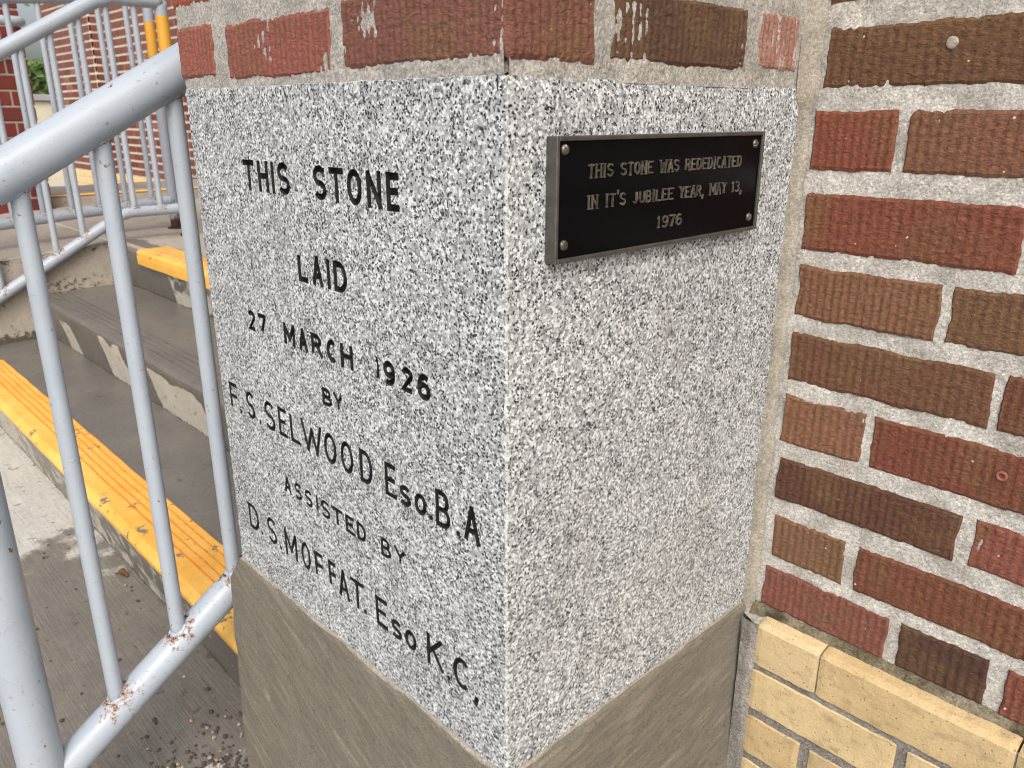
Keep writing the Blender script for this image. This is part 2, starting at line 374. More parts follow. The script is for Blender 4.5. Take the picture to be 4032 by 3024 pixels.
M_screw = mat_flat('steel_screw', S(112, 108, 98), 0.4, 0.2, 120, 0.0002, metal=0.8)
M_rail = mat_paint(); M_yellow = mat_yellow()
M_step = mat_concrete('step_concrete', S(104, 101, 96), S(188, 184, 173), 0.32, kind='step')
M_pave = mat_concrete('pavement_concrete', S(114, 110, 104), S(188, 187, 182), 0.5, kind='pave')
M_land = mat_concrete('landing_concrete', S(146, 138, 128), S(172, 165, 155), 0.6, kind='land')
M_slab = mat_mortar('pale_slab', S(198, 196, 190), S(180, 178, 172), 0.8)
M_rust = mat_flat('rust', S(70, 42, 22), 0.9, 0.5, 60, 0.001)
M_stain = mat_flat('rust_stain', S(128, 88, 44), 0.85, 0.5, 200)
M_post = None

def mat_post():                       # yellow band up to a height, grey above: painted band on the post itself
    t = T('banded_post_paint'); z = t.sep(t.co)[2]
    rusty = t.ss(t.math('ADD', z, t.mr(t.noise(40, 4), 0.3, 0.7, -0.02, 0.02)), 0.17, 0.135)
    base = t.mix(t.math('GREATER_THAN', z, 0.945), S(206, 152, 52), S(150, 158, 170))
    base = t.mix(t.math('LESS_THAN', z, 0.70), base, S(150, 158, 170))
    base = t.mix(rusty, base, S(58, 34, 18))
    return t.fin(base, 0.45, t.bump(t.noise(200, 3), 0.0004, 0.4))

# ------------------------------------------------------------------ pavement, slab (setting)
V, F = [], []
n = 60
xs = [-40, -12, -6] + [-3.2+i*0.06 for i in range(61)] + [2, 8, 30]
ys = [-40, -10, -4] + [-1.2+i*0.05 for i in range(34)] + [3, 10, 40]
att = []
for y in ys:
    for x in xs:
        V.append((x, y, GZ + (0.0012*nz(x, y, 0, 6) if -3.2 <= x <= 0.4 and -1.2 <= y <= 0.4 else 0)))
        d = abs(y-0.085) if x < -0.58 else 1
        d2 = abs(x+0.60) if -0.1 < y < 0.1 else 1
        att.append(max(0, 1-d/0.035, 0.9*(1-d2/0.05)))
for j in range(len(ys)-1):
    for i in range(len(xs)-1):
        a = j*len(xs)+i; F.append((a, a+1, a+1+len(xs), a+len(xs)))
tag(mesh('pavement', V, F, M_pave, smooth=True, attrs={'moss': att}), kind='structure')
V, F = box_vf(-0.662, 2.5, -3.0, -0.024, GZ-0.05, GZ+0.005)
tag(mesh('paving_slab', V, F, M_slab), kind='structure')

# ------------------------------------------------------------------ granite cornerstone
stone = empty('cornerstone', (-W1/2, 0.15, 0))
tag(stone, 'speckled grey granite cornerstone with carved black lettering at the pier corner', 'stone')

# stroke font: polylines in a unit box
def arc(cx, cy, rx, ry, a0, a1, n=10):
    return [(cx+rx*math.cos(math.radians(a0+(a1-a0)*i/n)), cy+ry*math.sin(math.radians(a0+(a1-a0)*i/n))) for i in range(n+1)]
Sg = arc(.5, .75, .5, .25, 25, 180, 8) + arc(.5, .75, .5, .25, 180, 250, 4)[1:] + arc(.5, .25, .5, .25, 70, 0, 4) + arc(.5, .25, .5, .25, 0, -155, 8)[1:]
G = {
 'T': [[(0, 1), (1, 1)], [(.5, 1), (.5, 0)]], 'H': [[(0, 1), (0, 0)], [(1, 1), (1, 0)], [(0, .52), (1, .52)]],
 'I': [[(.5, 1), (.5, 0)]], 'S': [Sg], 'O': [arc(.5, .5, .5, .5, 0, 360, 22)], 'Q': [arc(.5, .5, .5, .5, 0, 360, 20)],
 'N': [[(0, 0), (0, 1)], [(0, 1), (1, 0)], [(1, 0), (1, 1)]], 'E': [[(1, 1), (0, 1), (0, 0), (1, 0)], [(0, .52), (.7, .52)]],
 'L': [[(0, 1), (0, 0), (1, 0)]], 'A': [[(0, 0), (.48, 1)], [(.48, 1), (1, 0)], [(.18, .3), (.83, .3)]],
 'D': [[(0, 0), (0, 1), (.45, 1)] + arc(.45, .5, .55, .5, 80, -80, 10) + [(.45, 0), (0, 0)]],
 'M': [[(0, 0), (0, 1)], [(0, 1), (.5, .25)], [(.5, .25), (1, 1)], [(1, 1), (1, 0)]],
 'R': [[(0, 0), (0, 1), (.5, 1)] + arc(.5, .75, .42, .25, 80, -80, 8) + [(.5, .5), (0, .5)], [(.5, .5), (1, 0)]],
 'C': [arc(.52, .5, .52, .5, 48, 312, 14)], 'B': [[(0, .5), (0, 1), (.5, 1)] + arc(.5, .75, .38, .25, 80, -80, 8) + [(.5, .5), (0, .5)], [(0, .5), (0, 0), (.5, 0)] + arc(.5, .25, .5, .25, -80, 80, 8) + [(.5, .5)]],
 'Y': [[(0, 1), (.5, .48)], [(1, 1), (.5, .48), (.5, 0)]], 'F': [[(1, 1), (0, 1), (0, 0)], [(0, .52), (.75, .52)]],
 'W': [[(0, 1), (.27, 0)], [(.27, 0), (.52, .8)], [(.52, .8), (.75, 0)], [(.75, 0), (1, 1)]],
 'K': [[(0, 0), (0, 1)], [(0, .38), (.95, 1)], [(.32, .58), (1, 0)]], 'J': [[(.75, 1), (.75, .25)] + arc(.4, .25, .35, .25, 0, -160, 8)],
 'U': [[(0, 1), (0, .3)] + arc(.5, .3, .5, .3, 180, 360, 10) + [(1, 1)]],
 '1': [[(.15, .8), (.5, 1), (.5, 0)]], '2': [arc(.5, .74, .46, .26, 165, -20, 9) + [(.04, .0), (1, 0)]], '7': [[(0, 1), (1, 1), (.4, 0)]],
 '9': [arc(.5, .7, .5, .3, 0, 360, 14), arc(.42, .45, .58, .45, 20, -125, 9)], '6': [arc(.5, .3, .5, .3, 0, 360, 14), arc(.58, .55, .58, .45, 200, 55, 9)],
 '3': [arc(.45, .75, .45, .25, 150, -80, 9), arc(.45, .26, .5, .26, 80, -150, 10)],
 '.': [[(0, 0), (0, .001)]], ',': [[(.6, 1), (.2, 0)]], "'": [[(.6, 1), (.4, 0)]],
}
def stroke_quads(pl, w, closed=False):
    P = [Vector(p) for p in pl]; closed = (P[0]-P[-1]).length < 1e-6
    if closed: P = P[:-1]
    n = len(P); Lf, Rt = [], []
    for i in range(n):
        a = P[(i-1) % n] if (closed or i > 0) else None; b = P[(i+1) % n] if (closed or i < n-1) else None
        d1 = (P[i]-a).normalized() if a is not None else None; d2 = (b-P[i]).normalized() if b is not None else None
        if d1 is None: d1 = d2
        if d2 is None: d2 = d1
        n1 = Vector((-d1.y, d1.x)); n2 = Vector((-d2.y, d2.x)); m = n1+n2
        if m.length < 0.3: m = n2.copy()
        m.normalize(); k = min(1.6, 1/max(0.3, m.dot(n2)))
        Lf.append(P[i]+m*(w/2*k)); Rt.append(P[i]-m*(w/2*k))
    qs = []
    for i in range(n if closed else n-1):
        j = (i+1) % n; qs.append((Rt[i], Rt[j], Lf[j], Lf[i]))
    return qs
def glyph_quads(ch, x0, x1, z0, z1, w, serif=False):
    q = []
    if ch == '.':
        cx, cz, r = (x0+x1)/2, (z0+z1)/2, w*0.62
        return [tuple(Vector((cx+r*math.cos(a), cz+r*math.sin(a))) for a in (0.5, 1.57, 2.8, 4.1, 5.4))]
    bx0, bx1, bz0, bz1 = x0+w/2, max(x1-w/2, x0+w/2+1e-4), z0+w/2, z1-w/2
    for pl in G[ch]:
        pts = [(bx0+(bx1-bx0)*a, bz0+(bz1-bz0)*b) for a, b in pl]
        # extend free ends by half a stroke so corners close
        if len(pts) == 2:
            a, b = Vector(pts[0]), Vector(pts[1]); d = (b-a).normalized()*(w*0.5); pts = [tuple(a-d), tuple(b+d)]
        q += stroke_quads(pts, w)
        if serif and len(pl) < 12:
            for e, ev in ((pl[0], pts[0]), (pl[-1], pts[-1])):
                if e[1] in (0, 1) and abs(pl[0][0]-pl[-1][0]) < 0.6:
                    q += stroke_quads([(ev[0]-w*1.15, ev[1]), (ev[0]+w*1.15, ev[1])], w*0.62)
    return q
def face_relief(u0, u1, v0, v1, border, lines, depth, jit, seed):
    """planar face with cut (depth>0) or raised strokes; returns ((V,F) of the plain face, list of (V,F) per line) in (u,v,d), d = outward"""
    rr = random.Random(seed)
    pts = [Vector(p) for p in border]; faces = [list(range(len(pts)))]; owner = [None]
    for li, quads in enumerate(lines):
        cache = {}
        for q in quads:
            idx = []
            for p in q:
                key = (round(p.x, 5), round(p.y, 5))
                if key not in cache:
                    cache[key] = len(pts); pts.append(Vector((p.x+rr.uniform(-jit, jit), p.y+rr.uniform(-jit, jit))))
                idx.append(cache[key])
            ar = sum(pts[idx[i]].x*pts[idx[(i+1) % len(idx)]].y-pts[idx[(i+1) % len(idx)]].x*pts[idx[i]].y for i in range(len(idx)))
            if abs(ar) < 1e-12: continue
            faces.append(idx if ar > 0 else idx[::-1]); owner.append(li)
    edges = [(f[i], f[(i+1) % len(f)]) for f in faces for i in range(len(f))]
    vo, eo, fo, _, _, _ = delaunay_2d_cdt(pts, edges, [], 0, 1e-7, False)
    cen = np.array([[sum(vo[v].x for v in f)/len(f), sum(vo[v].y for v in f)/len(f)] for f in fo])
    def inside(poly, C):
        P = np.array([(pts[i].x, pts[i].y) for i in poly]); Q = np.roll(P, -1, 0); r = np.zeros(len(C), bool)
        for (ax, ay), (bx, by) in zip(P, Q):
            if ay == by: continue
            r ^= ((ay > C[:, 1]) != (by > C[:, 1])) & (C[:, 0] < (bx-ax)*(C[:, 1]-ay)/(by-ay)+ax)
        return r
    inb = inside(faces[0], cen); labv = np.full(len(fo), -1)
    for f, o in zip(faces[1:], owner[1:]): labv[inside(f, cen)] = o
    keep = [i for i in range(len(fo)) if inb[i]]
    fo = [fo[i] for i in keep]; lab = [int(labv[i]) for i in keep]
    plainV, plainF, mp = [], [], {}
    outs = [([], [], []) for _ in lines]; mps = [dict() for _ in lines]
    edge_lab = {}
    for f, l in zip(fo, lab):
        for i in range(len(f)): edge_lab[(f[i], f[(i+1) % len(f)])] = l
    for f, l in zip(fo, lab):
        if l < 0:
            g = []
            for v in f:
                if v not in mp: mp[v] = len(plainV); plainV.append((vo[v].x, vo[v].y, 0.0))
                g.append(mp[v])
            plainF.append(g)
        else:
            Vv, Ff, Wf = outs[l]; m = mps[l]; g = []
            for v in f:
                if (v, 1) not in m: m[(v, 1)] = len(Vv); Vv.append((vo[v].x, vo[v].y, depth))
                g.append(m[(v, 1)])
            Ff.append(g); Wf.append(0)
            for i in range(len(f)):
                a, b = f[i], f[(i+1) % len(f)]
                if edge_lab.get((b, a), -1) < 0:
                    for v in (a, b):
                        if (v, 0) not in m: m[(v, 0)] = len(Vv); Vv.append((vo[v].x, vo[v].y, 0.0))
                        if (v, 2) not in m: m[(v, 2)] = len(Vv); Vv.append((vo[v].x, vo[v].y, depth))
                    Wf.append(1); Ff.append([m[(a, 2)], m[(b, 2)], m[(b, 0)], m[(a, 0)]][::-1] if depth < 0 else [m[(a, 0)], m[(b, 0)], m[(b, 2)], m[(a, 2)]])
    return (plainV, plainF), outs

# measured glyph boxes on the lettered face: (char, x0, x1, z0, z1)
LETTERS = [
 ('THIS STONE', 0.0052, [('T', -0.4082, -0.3844, 0.5061, 0.5362), ('H', -0.376, -0.3543, 0.5056, 0.537), ('I', -0.3475, -0.3419, 0.5061, 0.5367), ('S', -0.334, -0.3113, 0.5063, 0.5374), ('S', -0.2652, -0.2435, 0.5063, 0.5377), ('T', -0.2372, -0.2137, 0.5054, 0.5363), ('O', -0.2073, -0.1849, 0.5056, 0.5365), ('N', -0.1764, -0.1552, 0.5051, 0.5362), ('E', -0.1472, -0.1268, 0.5042, 0.5361)]),
 ('LAID', 0.0052, [('L', -0.3085, -0.2875, 0.4211, 0.4504), ('A', -0.2805, -0.2622, 0.4214, 0.4512), ('I', -0.2531, -0.2481, 0.4216, 0.4504), ('D', -0.2407, -0.2185, 0.4215, 0.4504)]),
 ('27 MARCH 1926', 0.0048, [('2', -0.4352, -0.4173, 0.3462, 0.3695), ('7', -0.4118, -0.3916, 0.347, 0.3706), ('M', -0.3516, -0.3285, 0.3462, 0.3695), ('A', -0.3198, -0.303, 0.3455, 0.3709), ('R', -0.294, -0.2737, 0.3462, 0.3696), ('C', -0.2644, -0.2456, 0.3463, 0.3694), ('H', -0.2384, -0.217, 0.345, 0.3707), ('1', -0.1792, -0.171, 0.3451, 0.3691), ('9', -0.1656, -0.1481, 0.345, 0.3683), ('2', -0.1384, -0.1207, 0.3462, 0.3685), ('6', -0.1141, -0.0959, 0.3442, 0.3679)]),
 ('BY', 0.0036, [('B', -0.28, -0.2626, 0.2944, 0.3134), ('Y', -0.258, -0.2412, 0.2955, 0.314)]),
 ('F.S. SELWOOD ESQ. B.A.', 0.0044, [('F', -0.5096, -0.486, 0.2285, 0.2636), ('.', -0.4858, -0.4806, 0.2287, 0.2339), ('S', -0.4644, -0.4446, 0.2288, 0.263), ('.', -0.4348, -0.4295, 0.2279, 0.2332), ('S', -0.4176, -0.3943, 0.2269, 0.2638), ('E', -0.3846, -0.3638, 0.2301, 0.2645), ('L', -0.3574, -0.3354, 0.2305, 0.2652), ('W', -0.3322, -0.2892, 0.2287, 0.2653), ('O', -0.2846, -0.261, 0.2287, 0.2624), ('O', -0.252, -0.2292, 0.2282, 0.2631), ('D', -0.2163, -0.1949, 0.2285, 0.2644), ('E', -0.1726, -0.1522, 0.2304, 0.265), ('S', -0.1488, -0.132, 0.2261, 0.2497), ('Q', -0.1255, -0.108, 0.2284, 0.2495), ('.', -0.1037, -0.0984, 0.2283, 0.2336), ('B', -0.0937, -0.0734, 0.2259, 0.2631), ('.', -0.0655, -0.0602, 0.2273, 0.2326), ('A', -0.0539, -0.0336, 0.2298, 0.2636)]),
 ('ASSISTED BY', 0.0034, [('A', -0.3851, -0.3705, 0.1567, 0.1767), ('S', -0.3608, -0.3459, 0.1563, 0.1769), ('S', -0.3374, -0.3222, 0.1555, 0.1756), ('I', -0.3134, -0.3087, 0.162, 0.1781), ('S', -0.3022, -0.2846, 0.154, 0.177), ('T', -0.2799, -0.2586, 0.1582, 0.1758), ('E', -0.2523, -0.2346, 0.1558, 0.1766), ('D', -0.2303, -0.2141, 0.1567, 0.1762), ('B', -0.1863, -0.1702, 0.1549, 0.1764), ('Y', -0.1631, -0.1448, 0.1613, 0.176)]),
 ('D.S. MOFFAT. ESQ. K.C.', 0.0044, [('D', -0.4949, -0.4686, 0.0639, 0.1009), ('.', -0.4644, -0.4592, 0.0652, 0.0705), ('S', -0.4439, -0.4212, 0.0655, 0.1009), ('.', -0.4155, -0.4103, 0.0643, 0.0696), ('M', -0.3991, -0.3703, 0.0651, 0.0999), ('O', -0.3592, -0.3386, 0.0657, 0.1011), ('F', -0.328, -0.3073, 0.0689, 0.0989), ('F', -0.2972, -0.2794, 0.073, 0.1018), ('A', -0.2769, -0.2557, 0.0644, 0.1009), ('T', -0.2516, -0.2259, 0.0652, 0.0993), ('.', -0.2281, -0.2228, 0.0641, 0.0694), ('E', -0.2031, -0.1801, 0.0641, 0.0987), ('S', -0.1753, -0.1583, 0.0636, 0.0851), ('Q', -0.1518, -0.1331, 0.0626, 0.0845), ('K', -0.115, -0.0903, 0.0629, 0.0985), ('.', -0.0843, -0.079, 0.0614, 0.0667), ('C', -0.0741, -0.0499, 0.0625, 0.093), (',', -0.0452, -0.0372, 0.0562, 0.0662)]),
]
LINE_Z = [(.5058, .5366), (.4215, .4505), (.3458, .3694), (.2950, .3137), (.2285, .2640), (.1560, .1765), (.0645, .1005)]
lines = []
for li, (txt, w, boxes) in enumerate(LETTERS):
    for (ch, x0, x1, z0, z1) in boxes:
        if ch not in '.,':
            zl, zh = LINE_Z[li]
            if li in (4, 6) and z1 < zh-0.009 and ch in 'SQ': z0, z1 = zl-0.0005, zh-0.0145
            else: z0, z1 = z0*0.35+zl*0.65, z1*0.35+zh*0.65
        lines.append(glyph_quads(ch, x0-0.0005, x1+0.0005, z0-0.0004, z1+0.0004, w*1.17))
rg = random.Random(3)
NZ = 120
cA = [max(0.0006, 0.0017+0.0012*nz(0, 0, i*0.13, 1)+rg.uniform(-.0006, .0006)+(0.004*max(0, nz(3, 0, i*0.07)-0.45))) for i in range(NZ+1)]
cB = [max(0.0006, 0.0017+0.0012*nz(5, 0, i*0.13, 1)+rg.uniform(-.0006, .0006)+(0.004*max(0, nz(9, 0, i*0.07)-0.45))) for i in range(NZ+1)]
zA = [0.002+(H-0.004)*i/NZ for i in range(NZ+1)]
def wob(i, s): return 0.0012+0.0018*abs(nz(i*0.21, s, 0))+rg.uniform(0, .0008)
NX = 90
bot = [(-W1+0.003+(W1-0.006)*i/NX, wob(i, 1.3)) for i in range(NX+1)]
top = [(x, H-wob(i, 7.7)) for i, (x, _) in enumerate(bot)]
left = [(-W1+wob(i, 4.4), z) for i, z in enumerate(zA)]
border = bot[1:-1] + [(-c, z) for c, z in zip(cA, zA)] + top[1:-1][::-1] + left[::-1]
(fV, fF), cuts = face_relief(0, 0, 0, 0, border, lines, -0.0050, 0.00030, 5)
EDGE_RANGE = [0, 0]
BV = [(u, -d, v) for u, v, d in fV]; BF = [list(f) for f in fF]
def add(V, F):
    b = len(BV); BV.extend(V); BF.extend([[i+b for i in f] for f in F])
# plaque face: fine grid of its own so the dressed surface is slightly uneven
NYR = 60
ryb = [0.0+(W2)*j/NYR for j in range(NYR+1)]
gv, gf = [], []
for i in range(NZ+1):
    for j in range(NYR+1):
        y = cB[i]+(W2-cB[i])*j/NYR
        z = zA[i]
        e = min(j/3, i/2, (NZ-i)/2, 1)
        gv.append((0.0009*fbm(1, y, z, 35, 2)*e - (0.0016*(1-min(1, (NZ-i)/2)) if i > NZ-2 else 0), y, z))
for i in range(NZ):
    for j in range(NYR):
        a = i*(NYR+1)+j; gf.append([a, a+1, a+NYR+2, a+NYR+1])
add(gv, gf)
# arris strip
av = [(-cA[i], 0, zA[i]) for i in range(NZ+1)] + [(-cA[i]*0.28+rg.uniform(-.0003, .0003), cB[i]*0.28, zA[i]) for i in range(NZ+1)] + [(gv[i*(NYR+1)][0], cB[i], zA[i]) for i in range(NZ+1)]
af = [[k*(NZ+1)+i, (k+1)*(NZ+1)+i, (k+1)*(NZ+1)+i+1, k*(NZ+1)+i+1] for i in range(NZ) for k in (0, 1)]
EDGE_RANGE[0] = len(BV); add(av, af); EDGE_RANGE[1] = len(BV)
# top, bottom, left returns
add([(x, 0, z) for x, z in top] + [(x, 0.004, H) for x, z in top] + [(x, W2, H) for x, z in top], [[k*(NX+1)+i, k*(NX+1)+i+1, (k+1)*(NX+1)+i+1, (k+1)*(NX+1)+i] for i in range(NX) for k in (0, 1)])
add([(x, 0, z) for x, z in bot] + [(x, 0.004, 0) for x, z in bot] + [(x, W2, 0) for x, z in bot], [[k*(NX+1)+i, (k+1)*(NX+1)+i, (k+1)*(NX+1)+i+1, k*(NX+1)+i+1] for i in range(NX) for k in (0, 1)])
add([(x, 0, z) for x, z in left] + [(-W1, 0.004, z) for x, z in left] + [(-W1, W2, z) for x, z in left], [[k*(NZ+1)+i, k*(NZ+1)+i+1, (k+1)*(NZ+1)+i+1, (k+1)*(NZ+1)+i][::-1] for i in range(NZ) for k in (0, 1)])
mesh('granite_block', BV, BF, M_granite, stone, attrs={'edge': [1.0 if EDGE_RANGE[0] <= i < EDGE_RANGE[1] else 0.0 for i in range(len(BV))]})
for (cv, cf, wf) in cuts:
    o = mesh('carved_letter', [(u, -d, v) for u, v, d in cv], cf, M_letter, stone); o.data.materials.append(M_lwall); o.data.polygons.foreach_set('material_index', wf)

# ------------------------------------------------------------------ sandstone plinth under the stone
pl_loc = (-W1/2, 0.2, GZ)
PX0, PX1, PY0 = -0.577, 0.0045, -0.0032
V, F = [], []
prof = [(0.0, -0.0015), (0.55, -0.003), (1.0, -0.008), (1.0, -0.05)] + [(1.0, -0.05-0.025*i) for i in range(1, 16)]
loop = []
for i in range(41): loop.append(('f', PX0+(PX1-PX0)*i/40))
for i in range(1, 31): loop.append(('r', PY0+(W2-PY0)*i/30))
lp0 = [('l', W2-(W2-PY0)*i/20) for i in range(20)]
loop = lp0+loop
for (k, (d, z)) in enumerate(prof):
    for (side, s) in loop:
        ins = (1-d)*0.003
        if side == 'f': x, y = s, PY0+ins
        elif side == 'r': x, y = PX1-ins, s
        else: x, y = PX0, s
        lx = 0.040*max(0, 1-(-z)/0.05) if side == 'l' or (side == 'f' and s <= PX0+1e-6) else 0
        x = max(x, PX0+lx) if side != 'r' else x
        if side == 'f' and s < PX0+0.045 and lx == 0: x = max(s, PX0+0.040*max(0, 1-(-z)/0.05))
        if side == 'r': y = max(y, PY0+ins)
        r_ = 0.0022*fbm(x, y, z, 18, 3) if k > 1 else 0.0006*nz(x, y, z, 60)
        er = 0.006*max(0, nz(x, y, z, 22)-0.1)*(1 if side == 'l' or (side == 'f' and s < PX0+0.02) else 0)
        bt = 0.010*min(1, -z/0.3)
        if side == 'f': y -= bt
        if side == 'r': x += bt
        V.append((x+(r_ if side == 'r' else 0)+(abs(r_)+er if side == 'l' or (side == 'f' and s < PX0+0.02) else 0), y+(-r_ if side == 'f' else 0), z+0.0006*nz(x, y, 3, 40)))
n = len(loop)
for k in range(len(prof)-1):
    for i in range(n-1): F.append((k*n+i+1, k*n+i, (k+1)*n+i, (k+1)*n+i+1))
F.append(tuple(range(n)))
plinth = mesh('plinth_block', V, F, M_sand, smooth=False)
tag(plinth, 'weathered brown sandstone plinth block beneath the granite cornerstone', 'plinth')

# thin bedding mortar squeezed out between stone and plinth
V, F = [], []
path = [(-W1+W1*i/110, 0.0, 'f') for i in range(111)]+[(0.0, (W2-0.01)*i/80, 'r') for i in range(1, 81)]
for i, (x, y, sd_) in enumerate(path):
    k = i*0.11; g_ = max(0.0, 0.0016+0.0030*nz(k, 2.2, 0.3)+0.0012*nz(k*4, 7.1, 0.2)); hh = 0.0010+0.0024*max(0, nz(k*1.3, 4.4, 0.7))
    dx, dy = (0, -1) if sd_ == 'f' else (1, 0)
    if i in (109, 110, 111): dx, dy = .7, -.7
    for (o_, z) in ((-0.002, hh), (g_*0.7-0.0004, hh*0.7), (g_, -0.0008), (g_*0.8, -0.0040-g_*0.4), (-0.002, -0.0065)): V.append((x+dx*o_, y+dy*o_, z))
for i in range(len(path)-1):
    for k in range(4): q = i*5+k; F.append((q, q+1, q+6, q+5))
mesh('bedding_mortar', V, F, M_fillet, stone, smooth=True)

# ------------------------------------------------------------------ brick pieces
def brick_face(u0, u1, v0, v1, mp, seed, style=0.5, du=0.0017, dv=0.0032, depth=0.03, rid=0.0015, edge=0.0014, bulge=0.0, free=None):
    """ribbed brick face grid + returns; mp(u, v, d) -> world"""
    rr = random.Random(seed); nu = max(8, int((u1-u0)/du)); nv = max(6, int((v1-v0)/dv))
    per = rr.uniform(0.0082, 0.0100); ph = rr.random(); so = seed*3.17
    V, F = [], []
    for j in range(nv+1):
        for i in range(nu+1):
            s, t = i/nu, j/nv; u = u0+(u1-u0)*s; v = v0+(v1-v0)*t
            # uneven outline
            ue = 0.0022*nz(v, so, 1.1, 45)+0.0011*nz(v, so, 4.1, 170); ve = 0.0026*nz(u, so, 7.7, 26)+0.0013*nz(u, so, 2.2, 140)
            wu = (1-2*s); wv = (1-2*t)
            U = u+ue*(1 if s in (0, 1) else abs(wu)**6)+0.0; Vv = v+ve*(1 if t in (0, 1) else abs(wv)**6)
            a = ((u/per+ph+0.10*nz(u, v, so, 25)) % 1.0)
            groove = max(0, 1 - (abs(a-0.5)/0.36)**2)           # 1 in the middle of a groove
            tear = fbm(u*0.8, v*1.7, so, 130, 2)*(0.35+0.65*groove)
            rid_ = rid*(0.80+0.7*abs(nz(u, v, so+21, 9))+0.35*nz(u, v, so+2, 30))
            d = rid_*(0.25-0.75*groove*(1-style*0.45)) + (0.3+style)*0.0010*tear + 0.0012*nz(u, v, so+5, 14)
            eu = (u-u0 if free == 'hi' else u1-u if free == 'lo' else min(u-u0, u1-u))/edge; ev = min(v-v0, v1-v)/edge
            e = min(1, eu, ev); d = d*min(1, max(0, e)+0.2) - 0.0018*(1-max(0, e))**2
            if nz(u, v, so+9, 60) > 0.42 and min(eu, ev) < 2.2: d -= 0.0014
            V.append(mp(U, Vv, d+bulge))
    for j in range(nv):
        for i in range(nu):
            a = j*(nu+1)+i; F.append((a, a+1, a+nu+2, a+nu+1))
    b = len(V); ring = [i for i in range(nu+1)] + [j*(nu+1)+nu for j in range(1, nv+1)] + [nv*(nu+1)+i for i in range(nu-1, -1, -1)] + [j*(nu+1) for j in range(nv-1, 0, -1)]
    uv = []
    for r_ in ring:
        j, i = divmod(r_, nu+1); uv.append((u0+(u1-u0)*i/nu, v0+(v1-v0)*j/nv))
    for (u, v) in uv: V.append(mp(u, v, -depth))
    m = len(ring)
    for k in range(m): F.append((ring[k], b+k, b+(k+1) % m, ring[(k+1) % m])[::-1])
    return V, F, (nu, nv)
def mortar_face(u0, u1, v0, v1, mp, seed, bricks, base=-0.0019, amp=0.0013, st=0.0030):
    nu = int((u1-u0)/st); nv = int((v1-v0)/st); V, F = [], []
    for j in range(nv+1):
        for i in range(nu+1):
            u = u0+(u1-u0)*i/nu; v = v0+(v1-v0)*j/nv
            d = base+amp*fbm(u, v, seed, 28, 2)+0.0007*nz(u, v, seed+3, 170)
            V.append(mp(u, v, d))
    for j in range(nv):
        for i in range(nu):
            a = j*(nu+1)+i; F.append((a, a+1, a+nu+2, a+nu+1))
    return V, F

mp_wall = lambda u, v, d: (u, W2-d, v)
mp_front = lambda u, v, d: (u, -d, v)
mp_right = lambda u, v, d: (d, u, v)
mp_left = lambda u, v, d: (-W1-d, -u, v)
PAL = [S(132, 72, 52), S(120, 62, 47), S(124, 88, 58), S(104, 76, 50), S(140, 94, 72), S(82, 56, 42), S(128, 78, 66)]

# ---- main wall
wall = empty('brick_wall', (0.6, W2, GZ))
tag(wall, 'ribbed red and brown brick wall with a cream brick base, right of the cornerstone', 'wall')
WB = [  # z0, z1, [(x0, x1, (r,g,b), bloom, style)]
 (.608, .664, [(.021, .226, (104, 80, 50), .10, .75), (.238, .443, (120, 66, 50), .1, .5)]),
 (.5295, .587, [(.017, .100, (142, 74, 50), .15, .15), (.111, .315, (132, 92, 66), .15, .6), (.327, .532, (110, 70, 50), .1, .5)]),
 (.4465, .506, [(.017, .222, (136, 72, 50), .20, .75), (.233, .437, (110, 82, 54), .1, .5)]),
 (.3725, .4285, [(.020, .165, (134, 98, 66), .20, .45), (.175, .380, (112, 88, 56), .15, .45), (.392, .597, (126, 66, 50), .1, .5)]),
 (.2990, .3545, [(.019, .224, (110, 78, 52), .15, .55), (.2335, .438, (110, 66, 46), .1, .5)]),
 (.2230, .2810, [(.020, .1125, (148, 102, 76), .20, .3), (.122, .327, (126, 66, 48), .25, .55), (.339, .544, (104, 80, 54), .1, .5)]),
 (.1510, .2030, [(.022, .2195, (86, 58, 43), .28, .6), (.233, .438, (148, 84, 68), .2, .5)]),
 (.0730, .1280, [(.0255, .112, (130, 102, 70), .20, .2), (.126, .331, (122, 72, 48), .25, .6), (.343, .548, (86, 60, 46), .1, .5)]),
 (.0030, .0575, [(.0205, .1705, (138, 84, 72), .28, .5), (.184, .272, (68, 50, 42), .30, .4), (.288, .493, (142, 72, 58), .5, .4)]),
]
sd = 1
for z0, z1, bl in WB:
    for (x0, x1, c, bloom, sty) in bl:
        sd += 1
        V, F, _ = brick_face(x0, x1, z0, z1, mp_wall, sd, sty, bulge=rnd.uniform(-.0005, .0012))
        mesh('brick', V, F, M_brick, wall, color=(*dull(c), bloom))
    x = bl[-1][1]+0.012                                                # courses run on past the frame
    while x < 1.2:
        V, F, _ = brick_face(x, x+0.204, z0, z1, mp_wall, sd, 0.5, 0.006, 0.012); sd += 1
        mesh('brick', V, F, M_brick, wall, color=(*rnd.choice(PAL), .1)); x += 0.216
for k in range(9):                                                       # courses above the frame
    z0 = .686+.0765*k; x = 0.018; first = True
    while x < 1.2:
        L = (0.085 if k % 2 else 0.204) if first else 0.204; first = False
        V, F, _ = brick_face(x, x+L, z0, z0+.056, mp_wall, sd, 0.5, 0.003 if k == 0 and x < .3 else 0.007, 0.008 if k == 0 else 0.014); sd += 1
        mesh('brick', V, F, M_brick, wall, color=(*(S(112, 74, 50) if k == 0 and x < .1 else rnd.choice(PAL)), .1)); x += L+0.012
V, F = mortar_face(-0.01, 0.45, -0.004, 0.80, mp_wall, 2.2, None)
mesh('mortar', V, F, M_mortar, wall, smooth=False)
